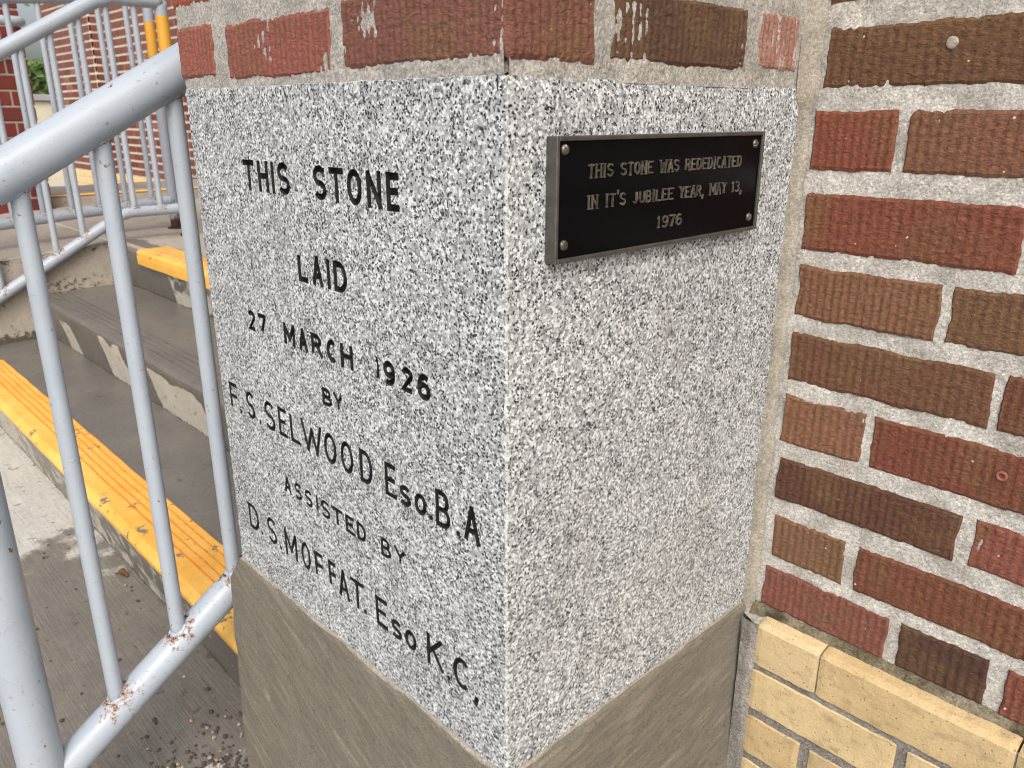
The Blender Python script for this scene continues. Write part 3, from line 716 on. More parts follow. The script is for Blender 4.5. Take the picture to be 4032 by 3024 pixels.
V, F = box_vf(-0.3, 2.4, W2+0.006, 1.6, GZ, 3.2); mesh('wall_core', V, F, M_mortar, wall)
# pointing in the inner corner between the stone and the wall
V, F = [], []
nz_, na = 150, 7
for i in range(nz_+1):
    z = -0.022+(0.86+0.022)*i/nz_
    wx = 0.0140+0.004*nz(z, 1, 2, 9)+0.0032*nz(z, 5, 2, 40)+0.0015*nz(z, 4, 2, 130); wy = 0.0075+0.002*nz(z, 3, 3, 30)+0.001*nz(z, 2, 7, 110)+0.003*nz(z, 9, 4, 8)+0.0015*nz(z, 3, 1, 45)
    if z > 0.59: wx += 0.004; wy += 0.006
    for k in range(na+1):
        a = k/na; x = wx*a; y = W2-wy*(1-a); cv = 0.004*math.sin(math.pi*a)
        V.append((x-0.0005+cv*0.45+0.0006*nz(x*30, z, 7, 60)*math.sin(math.pi*a), y-cv*0.55-(0.0012 if a == 1 else 0), z))
for i in range(nz_):
    for k in range(na):
        a = i*(na+1)+k; F.append((a, a+1, a+na+2, a+na+1))
mesh('corner_pointing', V, F, M_fillet, wall, smooth=True)
# cream base courses
CY = W2-0.028
def cream(x0, x1, z0, z1, c, top=False, sd=0):
    nu = max(6, int((x1-x0)/0.006)); V, F = [], []
    P = [(CY+0.03, z0), (CY+0.0008, z0), (CY, z0+0.0010)] + [(CY, z0+0.0010+(z1-z0-0.0020)*k/5) for k in range(1, 6)]
    P += ([(CY+0.0015, z1+0.0010), (CY+0.007, z1+0.0040), (CY+0.0195, z1+0.0062), (CY+0.023, z1+0.004), (CY+0.03, z1)] if top else [(CY+0.0015, z1), (CY+0.03, z1)])
    for i in range(nu+1):
        s = i/nu; x = x0+(x1-x0)*s; e = min(1, min(x-x0, x1-x)/0.0022)
        for (y, z) in P:
            w = 0.0009*nz(x, sd, z, 60)+0.0006*nz(x, sd, z, 190)
            V.append((x+0.0007*nz(sd, z, 3, 50)*(1-e), y+0.0011*(1-e)+w*0.5+0.0003*nz(x, z, sd, 200), z+w+(0.0010*(1-e) if z < (z0+z1)/2 else -0.0010*(1-e))))
    m = len(P)
    for i in range(nu):
        for k in range(m-1): a = i*m+k; F.append((a, a+m, a+m+1, a+1))
    F.append(tuple(range(m))); F.append(tuple(range(nu*m+m-1, nu*m-1, -1)))
    mesh('cream_brick', V, F, M_cream, wall, color=(*c, 1))
CC = [S(200, 180, 142), S(194, 172, 131), S(184, 164, 127), S(204, 184, 143)]
rows = [(-.0645, -.0105, [.0345, .1125, .1145, .315, .317, .52, .522, .725, .727, .93], True), (-.1300, -.0730, [.033, .2095, .2215, .424, .434, .636, .646, .85], False),
        (-.2000, -.1430, [.0335, .1045, .1175, .318, .33, .53, .542, .742, .754, .95], False), (-.2690, -.2120, [.0335, .21, .222, .424, .434, .636, .646, .85], False),
        (-.3380, -.2810, [.0335, .1045, .1175, .318, .33, .53, .542, .742], False), (-.4070, -.3500, [.0335, .21, .222, .424, .434, .636], False)]
for r_, (z0, z1, xs_, top_) in enumerate(rows):
    for k in range(0, len(xs_), 2): cream(xs_[k], xs_[k+1], z0, z1, CC[(r_*2+k//2+(1 if r_ else 0)) % 4], top_, r_*10+k)
V, F = mortar_face(0.012, 1.0, GZ, -0.010, lambda u, v, d: (u, CY+0.0026-d, v), 6.1, None, base=0.0, amp=0.0014, st=0.004)
mesh('mortar', V, F, M_dmortar, wall)
# mossy bed joint on top of the cream course
V, F = [], []
for i in range(241):
    x = 0.012+0.5*i/240; a = 0.0030*nz(x, 2, 2, 40)+0.0022*nz(x, 8, 2, 130)
    for (y, z) in ((CY+0.016, -0.0125), (CY+0.0195+a, -0.0062), (W2-0.0055+a, -0.0022+a), (W2-0.0012+a*0.6, 0.0022+a), (W2+0.004, 0.0045)): V.append((x, y, z))
for i in range(240):
    for k in range(4): q = i*5+k; F.append((q, q+5, q+6, q+1))
mesh('mossy_joint', V, F, M_moss, wall, smooth=True)
# grey mortar between plinth and cream courses
V, F = [], []
for i in range(81):
    z = -0.012-0.40*i/80
    for k in range(6):
        a = k/5; V.append((0.003+0.010*min(1, -z/.3)+(0.0315-0.010*min(1, -z/.3))*a+0.0012*nz(z, a, 3, 60)*(a > 0), W2-0.0155-0.0115*a-0.003*math.sin(math.pi*a)+0.0015*nz(z*1.5, a*0.02, 8, 70), z))
for i in range(80):
    for k in range(5): q = i*6+k; F.append((q, q+1, q+7, q+6)[::-1])
V += [(0.006, W2-0.012, -0.012), (0.036, W2-0.028, -0.012), (0.036, W2, -0.004), (0.0, W2, -0.002)]; b = len(V)-4; F.append((b, b+1, b+2, b+3))
mesh('corner_mortar', V, F, M_pmortar, wall, smooth=True)

# ---- pier above the stone
pier = empty('brick_pier', (-W1/2, 0.2, H))
tag(pier, 'ribbed reddish brick pier standing directly on top of the granite cornerstone', 'pier')
def corner_brick(uf0, ur1, z0, z1, c, bloom, sty, seed, du=0.0017, dv=0.0032):
    b = 0.0022; V1, F1, (nu, nv) = brick_face(uf0, -b, z0, z1, mp_front, seed, sty, du, dv, edge=0.0022, free='hi'); V2, F2, (mu, mv) = brick_face(b, ur1, z0, z1, mp_right, seed+50, sty, du, dv, edge=0.0022, free='lo')
    o = len(V1); V = V1+V2; F = F1+[tuple(i+o for i in f) for f in F2]
    for j in range(min(nv, mv)):
        F.append((j*(nu+1)+nu, o+j*(mu+1), o+(j+1)*(mu+1), (j+1)*(nu+1)+nu))
    return mesh('brick', V, F, M_brick, pier, color=(*dull(c), bloom))
V, F, _ = brick_face(-.537, -.449, .6195, .671, mp_front, 301, .15, bulge=0.001); mesh('brick', V, F, M_brick, pier, color=(*S(146, 86, 74), .45))
V, F, _ = brick_face(-.420, -.221, .6150, .668, mp_front, 302, .35); mesh('brick', V, F, M_brick, pier, color=(*S(138, 82, 71), .40))
corner_brick(-.201, .0905, .619, .672, (128, 82, 70), .45, .75, 303)
V, F, _ = brick_face(.111, .302, .6215, .673, mp_right, 304, .85); mesh('brick', V, F, M_brick, pier, color=(*S(88, 64, 50), .30))
V, F, _ = brick_face(.327, .4005, .6235, .674, mp_right, 305, .1); mesh('brick', V, F, M_brick, pier, color=(*S(156, 116, 103), .80))
# next course (just in frame at the far left) and the ones above it
for k in range(8):
    z0 = .691+.0765*k; z1 = z0+.054; hi = (0.003, 0.006) if k == 0 else (0.007, 0.013)
    segs = [(-.540, -.338), (-.324, -.105)] if k % 2 == 0 else [(-.537, -.449), (-.433, -.222)]
    for (a, b_) in segs:
        V, F, _ = brick_face(a, b_, z0, z1, mp_front, 320+k*9+int(-a*10), .4, *hi, bulge=.0010 if k else 0); mesh('brick', V, F, M_brick, pier, color=(*(S(150, 76, 58) if k == 0 else rnd.choice(PAL)), .3))
    corner_brick(-.091 if k % 2 == 0 else -.208, .2 if k % 2 == 0 else .091, z0, z1, (130, 76, 58), .3, .5, 400+k*5, *hi)
    for (a, b_) in ([(.212, .40)] if k % 2 == 0 else [(.105, .30), (.314, .4)]):
        V, F, _ = brick_face(a, b_, z0, z1, mp_right, 460+k*7+int(a*10), .5, *hi, bulge=.0010); mesh('brick', V, F, M_brick, pier, color=(*rnd.choice(PAL), .3))
for k in range(9):                                                      # reveal side of the pier, facing the steps
    z0 = .617+.0765*k; y = 0.03
    while y < 0.9:
        L = 0.09 if (k % 2 and y < 0.05) else 0.2
        V, F, _ = brick_face(-y-L, -y, z0, z0+.054, mp_left, 500+k*11+int(y*20), .4, 0.008, 0.014); mesh('brick', V, F, M_brick, pier, color=(*rnd.choice(PAL), .2)); y += L+0.014
V, F = mortar_face(-W1-0.002, -0.0035, .604, .80, mp_front, 9.3, None, base=-0.0013, amp=0.0017)
mesh('mortar', V, F, M_pmortar, pier)
V, F = mortar_face(0.0035, W2, .606, .80, mp_right, 11.3, None, base=-0.0013, amp=0.0017)
mesh('mortar', V, F, M_pmortar, pier)
V, F = box_vf(-W1+0.004, -0.005, 0.005, W2+0.01, H, 3.2); mesh('pier_core', V, F, M_pmortar, pier)
V, F = box_vf(-W1+0.004, -0.302, W2+0.012, 1.6, GZ, 3.2); mesh('reveal_core', V, F, M_pmortar, pier)

# ------------------------------------------------------------------ plaque
plq = empty('plaque', (0.0, 0.185, 0.52)); tag(plq, 'small black rectangular plaque with raised letters and bronze rim on granite', 'plaque')
TH = 0.0115; Y0, Y1, Z0, Z1 = 0.0395, 0.3315, 0.4745, 0.5675; RW = 0.0034
def pbox(x0, x1, y0, y1, z0, z1, bev=0.0006): return bevel_box_vf(x0, x1, y0, y1, z0, z1, bev)
V, F = [], []
for bx in ((0.0, TH, Y0, Y0+RW, Z0, Z1), (0.0, TH, Y1-RW, Y1, Z0, Z1), (0.0, TH-0.0003, Y0+RW, Y1-RW, Z0, Z0+RW), (0.0, TH-0.0003, Y0+RW, Y1-RW, Z1-RW, Z1)):
    v, f = pbox(*bx); b = len(V); V += v; F += [tuple(i+b for i in q) for q in f]
mesh('rim', V, F, M_bronze, plq)
def text_line(txt, y0, y1, z0, z1, w):
    wid = {'I': .42, "'": .3, ',': .35, ' ': .75, '1': .6, 'W': 1.2, 'M': 1.15, '.': .3}
    tot = sum(wid.get(c, .85)+.22 for c in txt)-.22; k = (y1-y0)/tot; y = y0; q = []
    for c in txt:
        a = wid.get(c, .85)*k
        if c == ',': q.append(glyph_quads(c, y, y+a, z0-(z1-z0)*.28, z0+(z1-z0)*.15, w*.9))
        elif c == "'": q.append(glyph_quads(c, y, y+a, z1-(z1-z0)*.1, z1+(z1-z0)*.25, w*.9))
        elif c != ' ': q.append(glyph_quads(c, y, y+a, z0, z1, w, serif=True))
        y += a+.22*k
    return q
plines = sum([text_line('THIS STONE WAS REDEDICATED', .076, .2945, .5365, .5465, .00125), text_line("IN IT'S JUBILEE YEAR, MAY 13,", .076, .2995, .5132, .5232, .00125), text_line('1976', .167, .2035, .4900, .5003, .0014)], [])
FX = TH-0.0022
(pv, pf), letters = face_relief(0, 0, 0, 0, [(Y0+RW, Z0+RW), (Y1-RW, Z0+RW), (Y1-RW, Z1-RW), (Y0+RW, Z1-RW)], plines, 0.0013, 0.00008, 9)
mesh('plate', [(FX+d, u, v) for u, v, d in pv], pf, M_plate, plq)
for (lv, lf, _) in letters: mesh('raised_letter', [(FX+d, u, v) for u, v, d in lv], lf, M_raised, plq)
for (y, z, ang) in ((.050, .558, 1.9), (.3175, .5565, .4), (.0507, .488, 2.3), (.3180, .4875, 1.2)):
    V, F = [], []; R = 0.0042
    for i in range(9):
        th = i/8*math.pi/2
        for k in range(20):
            a = 2*math.pi*k/20; rr = R*math.cos(th); yy, zz = rr*math.cos(a), rr*math.sin(a)
            sl = abs(yy*math.sin(ang)-zz*math.cos(ang)); dd = 0.0026*math.sin(th)
            if sl < 0.00055 and i > 2: dd -= 0.0008
            V.append((FX+dd, y+yy, z+zz))
    for i in range(8):
        for k in range(20): a, b = i*20+k, i*20+(k+1) % 20; F.append((a, b, b+20, a+20))
    F.append(tuple(range(160, 180)))
    mesh('screw', V, F, M_screw, plq, smooth=False)

for (y, w, h) in ((.262, .011, .0022), (.289, .006, .0028), (.150, .005, .0012)):
    V = [(0.0016+0.0006*math.sin(math.pi*k/6), y+w*(k/6), Z0-0.0004-(h*(0.5+0.5*math.sin(k*2.1+y*90)) if j else 0)) for j in (0, 1) for k in range(7)]
    F = [(k, k+7, k+8, k+1) for k in range(6)]
    o = mesh('rust_mark', V, F, M_stain, plq)
# ------------------------------------------------------------------ steps
Y1s, RUN, RISE = 0.044, 0.305, 0.1725
NOS = [(Y1s+RUN*i, -0.254+RISE*i) for i in range(3)]; XL, XR = -3.03, -W1+0.012
stairs = empty('concrete_stairs', (-1.8, 0.3, GZ)); tag(stairs, 'worn damp concrete entrance steps with yellow painted nosings behind the pier', 'steps')
def dryfun(i, x, z, zb, zt):
    if i == 0: return 0.5+0.3*nz(x, z, 3, 2)
    if i != 1: return 0.25*(0.5+0.5*nz(x, z, i, 3))*(0.8 if i == 2 and x > -2.5 else 0.2) + (0.45 if i == 2 and -2.5 < x else 0)
    t = (z-zb)/(zt-zb); v = 0
    for (a, b, tp) in ((-2.78, -2.62, .80), (-2.33, -2.10, .97), (-1.92, -1.52, .86), (-1.35, -1.0, .8)):
        m = min((x-a)/0.03, (b-x)/0.03, (tp-t-0.25*max(0, nz(x, 3, 1, 12)))/0.12, 1)
        v = max(v, m)
    return max(0, v)
for i, (yn, zn) in enumerate(NOS):
    zb = GZ if i == 0 else NOS[i-1][1]; yend = NOS[i+1][0]+0.06 if i < 2 else 0.70
    P = [(yn+0.037, zb-0.02)] + [(yn+0.037-0.035*k/8, zb+(zn-0.022-zb)*k/8) for k in range(9)]
    P += [(yn+0.001, zn-0.010), (yn+0.004, zn-0.004), (yn+0.011, zn)]
    if i == 1:
        for g_ in (0.040, 0.062, 0.084, 0.106): P += [(yn+g_-0.005, zn), (yn+g_-0.0035, zn-0.004), (yn+g_+0.0035, zn-0.004), (yn+g_+0.005, zn)]
    P += [(yn+0.13+(yend-yn-0.13)*k/6, zn+0.0005*k) for k in range(7)]
    nx = 120; V, F, dr, ms = [], [], [], []
    for k in range(nx+1):
        x = XL+(XR-XL)*k/nx
        for (y, z) in P:
            w = 0.0016*fbm(x, y, z, 7, 2)+0.0006*nz(x, y, z, 40)
            V.append((x, y+w, z+w*0.6)); dr.append(dryfun(i, x, z, zb, zn) if y < yn+0.04 else 0.12)
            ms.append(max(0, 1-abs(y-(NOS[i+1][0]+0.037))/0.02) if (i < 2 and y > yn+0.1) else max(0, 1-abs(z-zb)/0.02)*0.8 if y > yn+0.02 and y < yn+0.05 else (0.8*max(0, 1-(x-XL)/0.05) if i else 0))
    m = len(P)
    for k in range(nx):
        for q in range(m-1): a = k*m+q; F.append((a, a+m, a+m+1, a+1))
    F.append(tuple(range(nx*m, nx*m+m)))
    stp = mesh('step', V, F, M_step, stairs, smooth=False, attrs={'dry': dr, 'moss': ms})
    if i in (0, 2):
        x0 = XL+(0.24 if i == 0 else 0.30)
        bh = 0.020 if i == 0 else 0.050
        P = [(yn+0.0045, zn-bh-0.001), (yn-0.0035, zn-bh), (yn-0.0045, zn-bh*0.5), (yn-0.003, zn-0.007), (yn+0.002, zn+0.001), (yn+0.010, zn+0.0042), (yn+0.040, zn+0.0044)]
        dirt = [0, 0, 0, 0, 0, 0, 0]
        for g_ in (0.048, 0.066, 0.084, 0.102):
            P += [(yn+g_-0.003, zn+0.0044), (yn+g_-0.0018, zn+0.0006), (yn+g_+0.0018, zn+0.0006), (yn+g_+0.003, zn+0.0044)]; dirt += [.2, 1, 1, .2]
        P += [(yn+0.116, zn+0.0044), (yn+0.120, zn+0.002), (yn+0.121, zn-0.003)]; dirt += [.2, 1, 1]
        V, F, at = [], [], []; nx = 140
        for k in range(nx+1):
            x = x0+(XR-x0)*k/nx
            for (y, z), dd in zip(P, dirt): w = 0.0014*fbm(x, yn, zn, 7, 2); V.append((x, y+w, z+w*0.6)); at.append(dd)
        m = len(P)
        for k in range(nx):
            for q in range(m-1): a = k*m+q; F.append((a, a+m, a+m+1, a+1))
        F.append(tuple(range(m))); F.append(tuple(range(nx*m+m-1, nx*m-1, -1)))
        o = mesh('nosing_strip', V, F, M_yellow, stairs, attrs={'dirt': at}); o['label'] = 'yellow painted ribbed nosing on the %s step' % ('lowest' if i == 0 else 'top')

# landing, ramp, kerb
V, F = box_vf(-6.0, -0.304, 0.702, 2.75, GZ, 0.0915); F = F[1:]
def slab_grid(name, x0, x1, y0, y1, zf, mat, nx, ny, side_x=None, moss=None):
    V, F, at, ms = [], [], [], []
    for j in range(ny+1):
        for i in range(nx+1):
            x = x0+(x1-x0)*i/nx; y = y0+(y1-y0)*j/ny; V.append((x, y, zf(x, y)+0.001*nz(x, y, 0, 8))); at.append(0.5); ms.append(0)
    for j in range(ny):
        for i in range(nx): a = j*(nx+1)+i; F.append((a, a+1, a+nx+2, a+nx+1))
    if side_x is not None:
        b = len(V); ns = 8
        for j in range(ny+1):
            y = y0+(y1-y0)*j/ny
            for k in range(ns+1):
                zt = zf(side_x, y)-0.003; z = zt-(zt-GZ)*k/ns; V.append((side_x+(0.003*fbm(y, z, 3, 12, 2)), y, z)); at.append(0.1)
                zz = -0.0815 if y > 0.36 else (-0.254 if y > 0.06 else GZ); ms.append(max(0, 1-abs(z-zz)/0.06, 0.5*(k == 0)))
        for j in range(ny):
            for k in range(ns): a = b+j*(ns+1)+k; F.append((a, a+ns+1, a+ns+2, a+1)[::-1])
        for j in range(ny): a = j*(nx+1)+nx; F.append((a, b+j*(ns+1), b+(j+1)*(ns+1), a+nx+1))
    return tag(mesh(name, V, F, mat, attrs={'dry': at, 'moss': ms}), kind='structure')
slab_grid('landing', -6.0, -0.304, 0.668, 2.7, lambda x, y: 0.0915 + (-0.006 if 0.670 < y < 0.0 else 0), M_land, 60, 30)
slab_grid('ramp', -4.6, -3.03, -2.2, 0.660, lambda x, y: 0.091+0.072*(min(y, .66)-.66), M_land, 20, 50, side_x=-3.026)
V, F = bevel_box_vf(-4.78, -4.56, 0.84, 2.7, 0.05, 0.144, 0.006); tag(mesh('kerb', V, F, M_land), kind='structure')
V, F = bevel_box_vf(-4.60, -4.556, 0.842, 2.698, 0.146, 0.152, 0.002); tag(mesh('kerb_paint', V, F, M_yellow), kind='structure')

# ------------------------------------------------------------------ railings
def rust_at(V, pts, sig):
    out = []
    for v in V:
        s = 0.0
        for p, k in pts:
            d2 = (v[0]-p[0])**2+(v[1]-p[1])**2+(v[2]-p[2])**2
            if d2 < (3*sig)**2: s = max(s, k*math.exp(-d2/(sig*sig)))
        out.append(s)
    return out
def railing(name, x, label, topf, botf, ybal, posts, Rt, Rb, Rbal, Rp, toppts, botpts, seg=20, weld=True, group=None, postmat=None, baltop=None):
    r = empty(name, (x, ybal[0], GZ)); tag(r, label, 'railing')
    wp = [((x, y, botf(y)+Rb), 1.0) for y in ybal]+[((x, y, botf(y)), .9) for y, _, _ in posts]
    wt_ = [((x, y, topf(y)-Rt), .42) for y in ybal]
    V, F = tube_vf([(x, y, z) for y, z in toppts], Rt, seg+8); mesh('top_rail', V, F, M_rail, r, smooth=True, attrs={'rust': rust_at(V, wt_, .02)})
    V, F = tube_vf([(x, y, z) for y, z in botpts], Rb, seg+4); mesh('bottom_rail', V, F, M_rail, r, smooth=True, attrs={'rust': rust_at(V, wp, .026)})
    for i, y in enumerate(ybal):
        V, F = tube_vf([(x, y, botf(y)+Rb*0.5), (x, y, topf(y)-Rt*0.5)], Rbal, seg)
        mesh('baluster', V, F, M_rail, r, smooth=True, attrs={'rust': rust_at(V, [((x, y, botf(y)+Rb*1.2), .5)], .012)})
        if weld:
            for (ff, sg, RR) in ((botf, 1, Rb), (topf, -1, Rt)):
                sl = (ff(y+.01)-ff(y-.01))/.02; t = Vector((0, 1, sl)).normalized(); nrm = Vector((0, -sl, 1)).normalized()
                c = Vector((x, y, ff(y)))+nrm*(sg*RR*0.965)+t*(sg*RR*sl*0.9)
                V, F = ring_vf(c, t, Vector((1, 0, 0)), Rbal*1.12, 0.0030 if sg > 0 else 0.0024, seed=i)
                # saddle onto the pipe
                V = [Vector(v)-nrm*(sg*max(0, RR-math.sqrt(max(0, RR*RR-(v[0]-x)**2)))) for v in V]
                mesh('weld_bead', V, F, M_rail, r, smooth=True, attrs={'rust': [0.75*max(0, .4+nz(v[0], v[1], v[2], 70)) if sg > 0 else 0.2 for v in V]})
    for (y, z0, z1) in posts:
        V, F = tube_vf([(x, y, z0), (x, y, z1)], Rp, seg+8); mesh('post', V, F, (postmat if y > .9 and postmat else M_rail), r, smooth=True, attrs={'rust': rust_at(V, [((x, y+Rp, botf(y)), .8)], .03)})
    return r
NX_ = -0.65
tf = lambda y: 0.6116+0.552*y
bf = lambda y: -0.130+0.659*y
yb = [-0.160, -0.062, 0.032]+[0.032+0.0965*k for k in range(1, 8)]
railing('stair_railing', NX_, 'pale grey pipe handrail with rusty welds, nearest, beside the cornerstone pier', tf, bf, yb,
        [(-0.266, GZ-0.02, tf(-0.266)), (0.80, 0.08, tf(.80))], 0.0265, 0.0238, 0.0107, 0.0280,
        [(-0.300, tf(-.300)-.004), (-0.285, tf(-.285)), (0.80, tf(.80)), (1.4, tf(.80))], [(-0.266, bf(-.266)), (0.78, bf(.78))])
M_post = mat_post()
kn, kt = 0.717, 0.757
bf1 = lambda y: 0.205 if y > kn else 0.205+0.56*(y-kn)
tf1 = lambda y: 0.998 if y > kt else 0.998+0.56*(y-kt)
railing('stair_railing', -3.0, 'pale grey pipe handrail along the far side of the steps, sloping then level', tf1, bf1,
        [.863-.1035*k for k in range(0, 9)], [(.968, 0.085, 0.998), (-.08, GZ-.02, tf1(-.08))], 0.0275, 0.0215, 0.0115, 0.0245,
        [(-.5, tf1(-.5)), (kt-.03, tf1(kt-.03)), (kt-.01, .984), (kt+.02, .9965), (kt+.05, .998), (.968, .998)], [(-.08, bf1(-.08)), (kn-.03, bf1(kn-.03)), (kn, .1995), (kn+.03, .205), (.968, .205)], 14, True, postmat=M_post)
bf2 = lambda y: 0.168+0.072*(y-.33); tf2 = lambda y: 0.995+0.085*(y-.47)
railing('ramp_railing', -3.25, 'pale grey pipe railing of the ramp, right behind the far stair handrail', tf2, bf2,
        [.922-.1085*k for k in range(0, 15)], [(1.012, 0.085, tf2(1.0)), (-.62, -0.05, tf2(-.62))], 0.0255, 0.0225, 0.0112, 0.0210,
        [(-.9, tf2(-.9)), (1.012, tf2(1.012))], [(-.62, bf2(-.62)), (1.012, bf2(1.012))], 12, True, postmat=M_post)
# rusty base plates of the two banded posts
for (x, y, lab) in ((-3.0, .968, 'rust stained foot flange of the stair handrail post'), (-3.25, 1.012, 'rust stained foot flange of the ramp railing post')):
    V, F = tube_vf([(x, y, 0.088), (x, y, 0.098)], 0.036, 24, 0.006); tag(mesh('post_flange', V, F, M_rust, smooth=False), lab, 'flange')

# ------------------------------------------------------------------ background: red pillar, far wall, retaining wall, hedge, tree
M_pb = mat_objcol('smooth_red_brick', 0.75); M_fm = mat_flat('far_mortar', S(206, 196, 182), 0.9, 0.15, 20, 0.001)
M_pm = mat_flat('pillar_mortar', S(150, 138, 128), 0.9, 0.15, 20, 0.001)
M_fb = mat_objcol('far_brick', 0.85); M_beige = mat_flat('beige_render', S(196, 188, 166), 0.9, 0.12, 3, 0.001, fine=40); M_cope = mat_flat('coping_concrete', S(150, 152, 152), 0.85, 0.12, 4)
pil = empty('brick_pillar', (-4.6, 0.3, 0.06)); tag(pil, 'plain red brick pillar with thin grey joints at the left, beyond the ramp', 'pillar')
PX = -4.45
V, F = box_vf(-4.85, PX-0.004, -0.42, 0.826, -0.1, 2.6); mesh('mortar_core', V, F, M_pm, pil)
for k in range(28):
    z0 = 0.086+.0765*k; off = 0.0 if k % 2 == 0 else 0.108; y1 = 0.83; first = True
    while y1 > -0.40:
        L = (0.096 if (k % 2) else 0.204) if first else 0.204; first = False
        y0 = max(y1-L, -0.43)
        V, F = bevel_box_vf(PX-0.05, PX, y0, y1, z0, z0+.066, 0.003)
        c = S(104+rnd.randint(-8, 10), 44+rnd.randint(-5, 6), 42+rnd.randint(-5, 5)); mesh('brick', V, F, M_pb, pil, color=(*c, 1)); y1 = y0-0.010
hr = empty('wall_handrail', (-4.33, 0.3, 1.0)); tag(hr, 'short pale grey tube handrail end fixed to the red brick pillar', 'handrail')
V, F = tube_vf([(-4.33, -1.2, 0.985), (-4.33, .775, 1.012), (-4.345, .80, 1.012), (-4.37, .812, 1.012), (-4.45, .812, 1.012)], 0.0225, 16, 0.02); mesh('tube', V, F, M_rail, hr, smooth=True)
for y in (0.62, -0.4):
    V, F = tube_vf([(-4.33, y, .98), (-4.345, y, .93), (-4.45, y, .90)], 0.009, 10, 0.02); mesh('bracket', V, F, M_rail, hr, smooth=True)
    V, F = tube_vf([(-4.44, y, .90), (-4.452, y, .90)], 0.04, 16); mesh('wall_plate', V, F, M_rail, hr)

fwall = empty('far_brick_wall', (-7.5, 2.6, GZ)); tag(fwall, 'distant brown brick wall with pale joints and cream base, seen between the railing bars', 'wall')
FY = 2.6
V, F = box_vf(-10.3, -8.711, FY-0.076, FY+1.0, GZ, 4.0); mesh('pier_core', V, F, M_fm, fwall)
V, F = box_vf(-8.709, -0.5, FY+0.004, FY+1.0, GZ, 4.0); mesh('wall_core', V, F, M_fm, fwall)
V, F = box_vf(-10.9, -9.66, FY-0.016, FY+0.9, GZ, 4.0)
cand = []
FC = [S(128, 74, 62), S(118, 66, 54), S(142, 88, 72), S(104, 70, 54), S(110, 58, 50), S(134, 100, 80)]
rf = random.Random(11)
for k in range(-6, 33):
    z0 = -0.012+.0765*k; z1 = z0+.054; cr = k < 0
    x = -8.70 if k % 2 == 0 else -8.81
    xx = -8.705
    # recessed wall right of the pier
    a = xx+0.0; first = True
    while a < -0.75:
        L = 0.10 if (first and k % 2) else 0.204; first = False
        cand.append((a+0.004, min(a+L, -0.75), FY-0.002, FY+0.05, z0, z1, cr)); a += L+0.014
    # pier return (faces us) and pier front
    cand.append((-8.76, -8.705, FY-0.076, FY-0.004, z0, z1, cr))
    b = -8.765 if k % 2 else -8.705-0.06
    a = -8.772
    first = True
    while a > -10.28:
        L = 0.14 if (first and k % 2) else 0.204; first = False
        c = max(a-L, -10.3); cand.append((c, a, FY-0.082, FY-0.02, z0, z1, cr)); a = c-0.014
vis = lambda b: -(abs(0.5*(b[4]+b[5])-0.62) + 0.10*abs(0.5*(b[0]+b[1])+8.2))
cand.sort(key=vis, reverse=True)
SV, SF = [], []; SCV, SCF = [], []
for q, (x0, x1, y0, y1, z0, z1, cr) in enumerate(cand):
    if q < 300:
        V, F = bevel_box_vf(x0, x1, y0, y1, z0, z1, 0.003)
        mesh('cream_brick' if cr else 'brick', V, F, M_fb, fwall, color=(*(S(232, 200, 140) if cr else rf.choice(FC)), 1))
    else:
        v, f = box_vf(x0, x1, y0, y1, z0, z1, len(SCV if cr else SV)); (SCV if cr else SV).extend(v); (SCF if cr else SF).extend(f)
M_fb2 = mat_flat('far_brick_rest', S(122, 72, 60), 0.85, 0.25, 9, 0.001); M_fc2 = mat_flat('far_cream_rest', S(226, 192, 132), 0.85, 0.12, 9, 0.001)
o = mesh('brickwork', SV, SF, M_fb2, fwall); o['kind'] = 'stuff'
if SCV: o = mesh('cream_brickwork', SCV, SCF, M_fc2, fwall); o['kind'] = 'stuff'

ret = empty('retaining_wall', (-13.7, 3, GZ)); tag(ret, 'low beige garden wall with grey coping below the hedge, far background', 'wall')
V, F = bevel_box_vf(-13.9, -13.5, -8, 12, GZ-.02, 0.757, 0.01); mesh('wall_body', V, F, M_beige, ret)
V, F = bevel_box_vf(-13.95, -13.44, -8, 12, 0.76, 0.85, 0.01); mesh('coping', V, F, M_cope, ret)
M_leaf = T('leaf'); oi = M_leaf.noise(3.0, 3); M_leaf = M_leaf.fin(M_leaf.ramp(oi, [(0.3, S(70, 92, 48)), (0.5, S(98, 122, 66)), (0.7, S(134, 152, 92))]), 0.6, spec=0.3)
M_bark = mat_flat('bark', S(92, 78, 64), 0.9, 0.3, 8, 0.004, fine=60)
def leaves(n, fn, size, rr):
    V, F = [], []
    for i in range(n):
        c = Vector(fn(rr)); a = Vector((rr.gauss(0, 1), rr.gauss(0, 1), rr.gauss(0, 1))).normalized(); b = a.cross(Vector((rr.gauss(0, 1), rr.gauss(0, 1), rr.gauss(0, 1)))).normalized()
        s = size*rr.uniform(.6, 1.3); k = len(V); V += [c-a*s, c+b*s*.45, c+a*s, c-b*s*.45]; F.append((k, k+1, k+2, k+3))
    return V, F
hedge = empty('hedge', (-14.5, 3, 0.8)); tag(hedge, 'clipped green leafy hedge above the distant beige wall', 'hedge')
rr = random.Random(4)
def hfn(r):
    y = r.uniform(-2, 8); return (-14.4+r.uniform(-.4, .45)*(1-r.random()**3), y, .85+r.random()**.8*(0.50+0.14*nz(y, 0, 0, 2.3)+.06*nz(y, 2, 0, 7)))
V, F = leaves(14000, hfn, 0.06, rr); mesh('foliage', V, F, M_leaf, hedge)
for y in range(-2, 9):
    V, F = tube_vf([(-14.4, y+.1, .3), (-14.4, y+.2, 1.2)], 0.03, 8, .3); mesh('stem', V, F, M_bark, hedge)
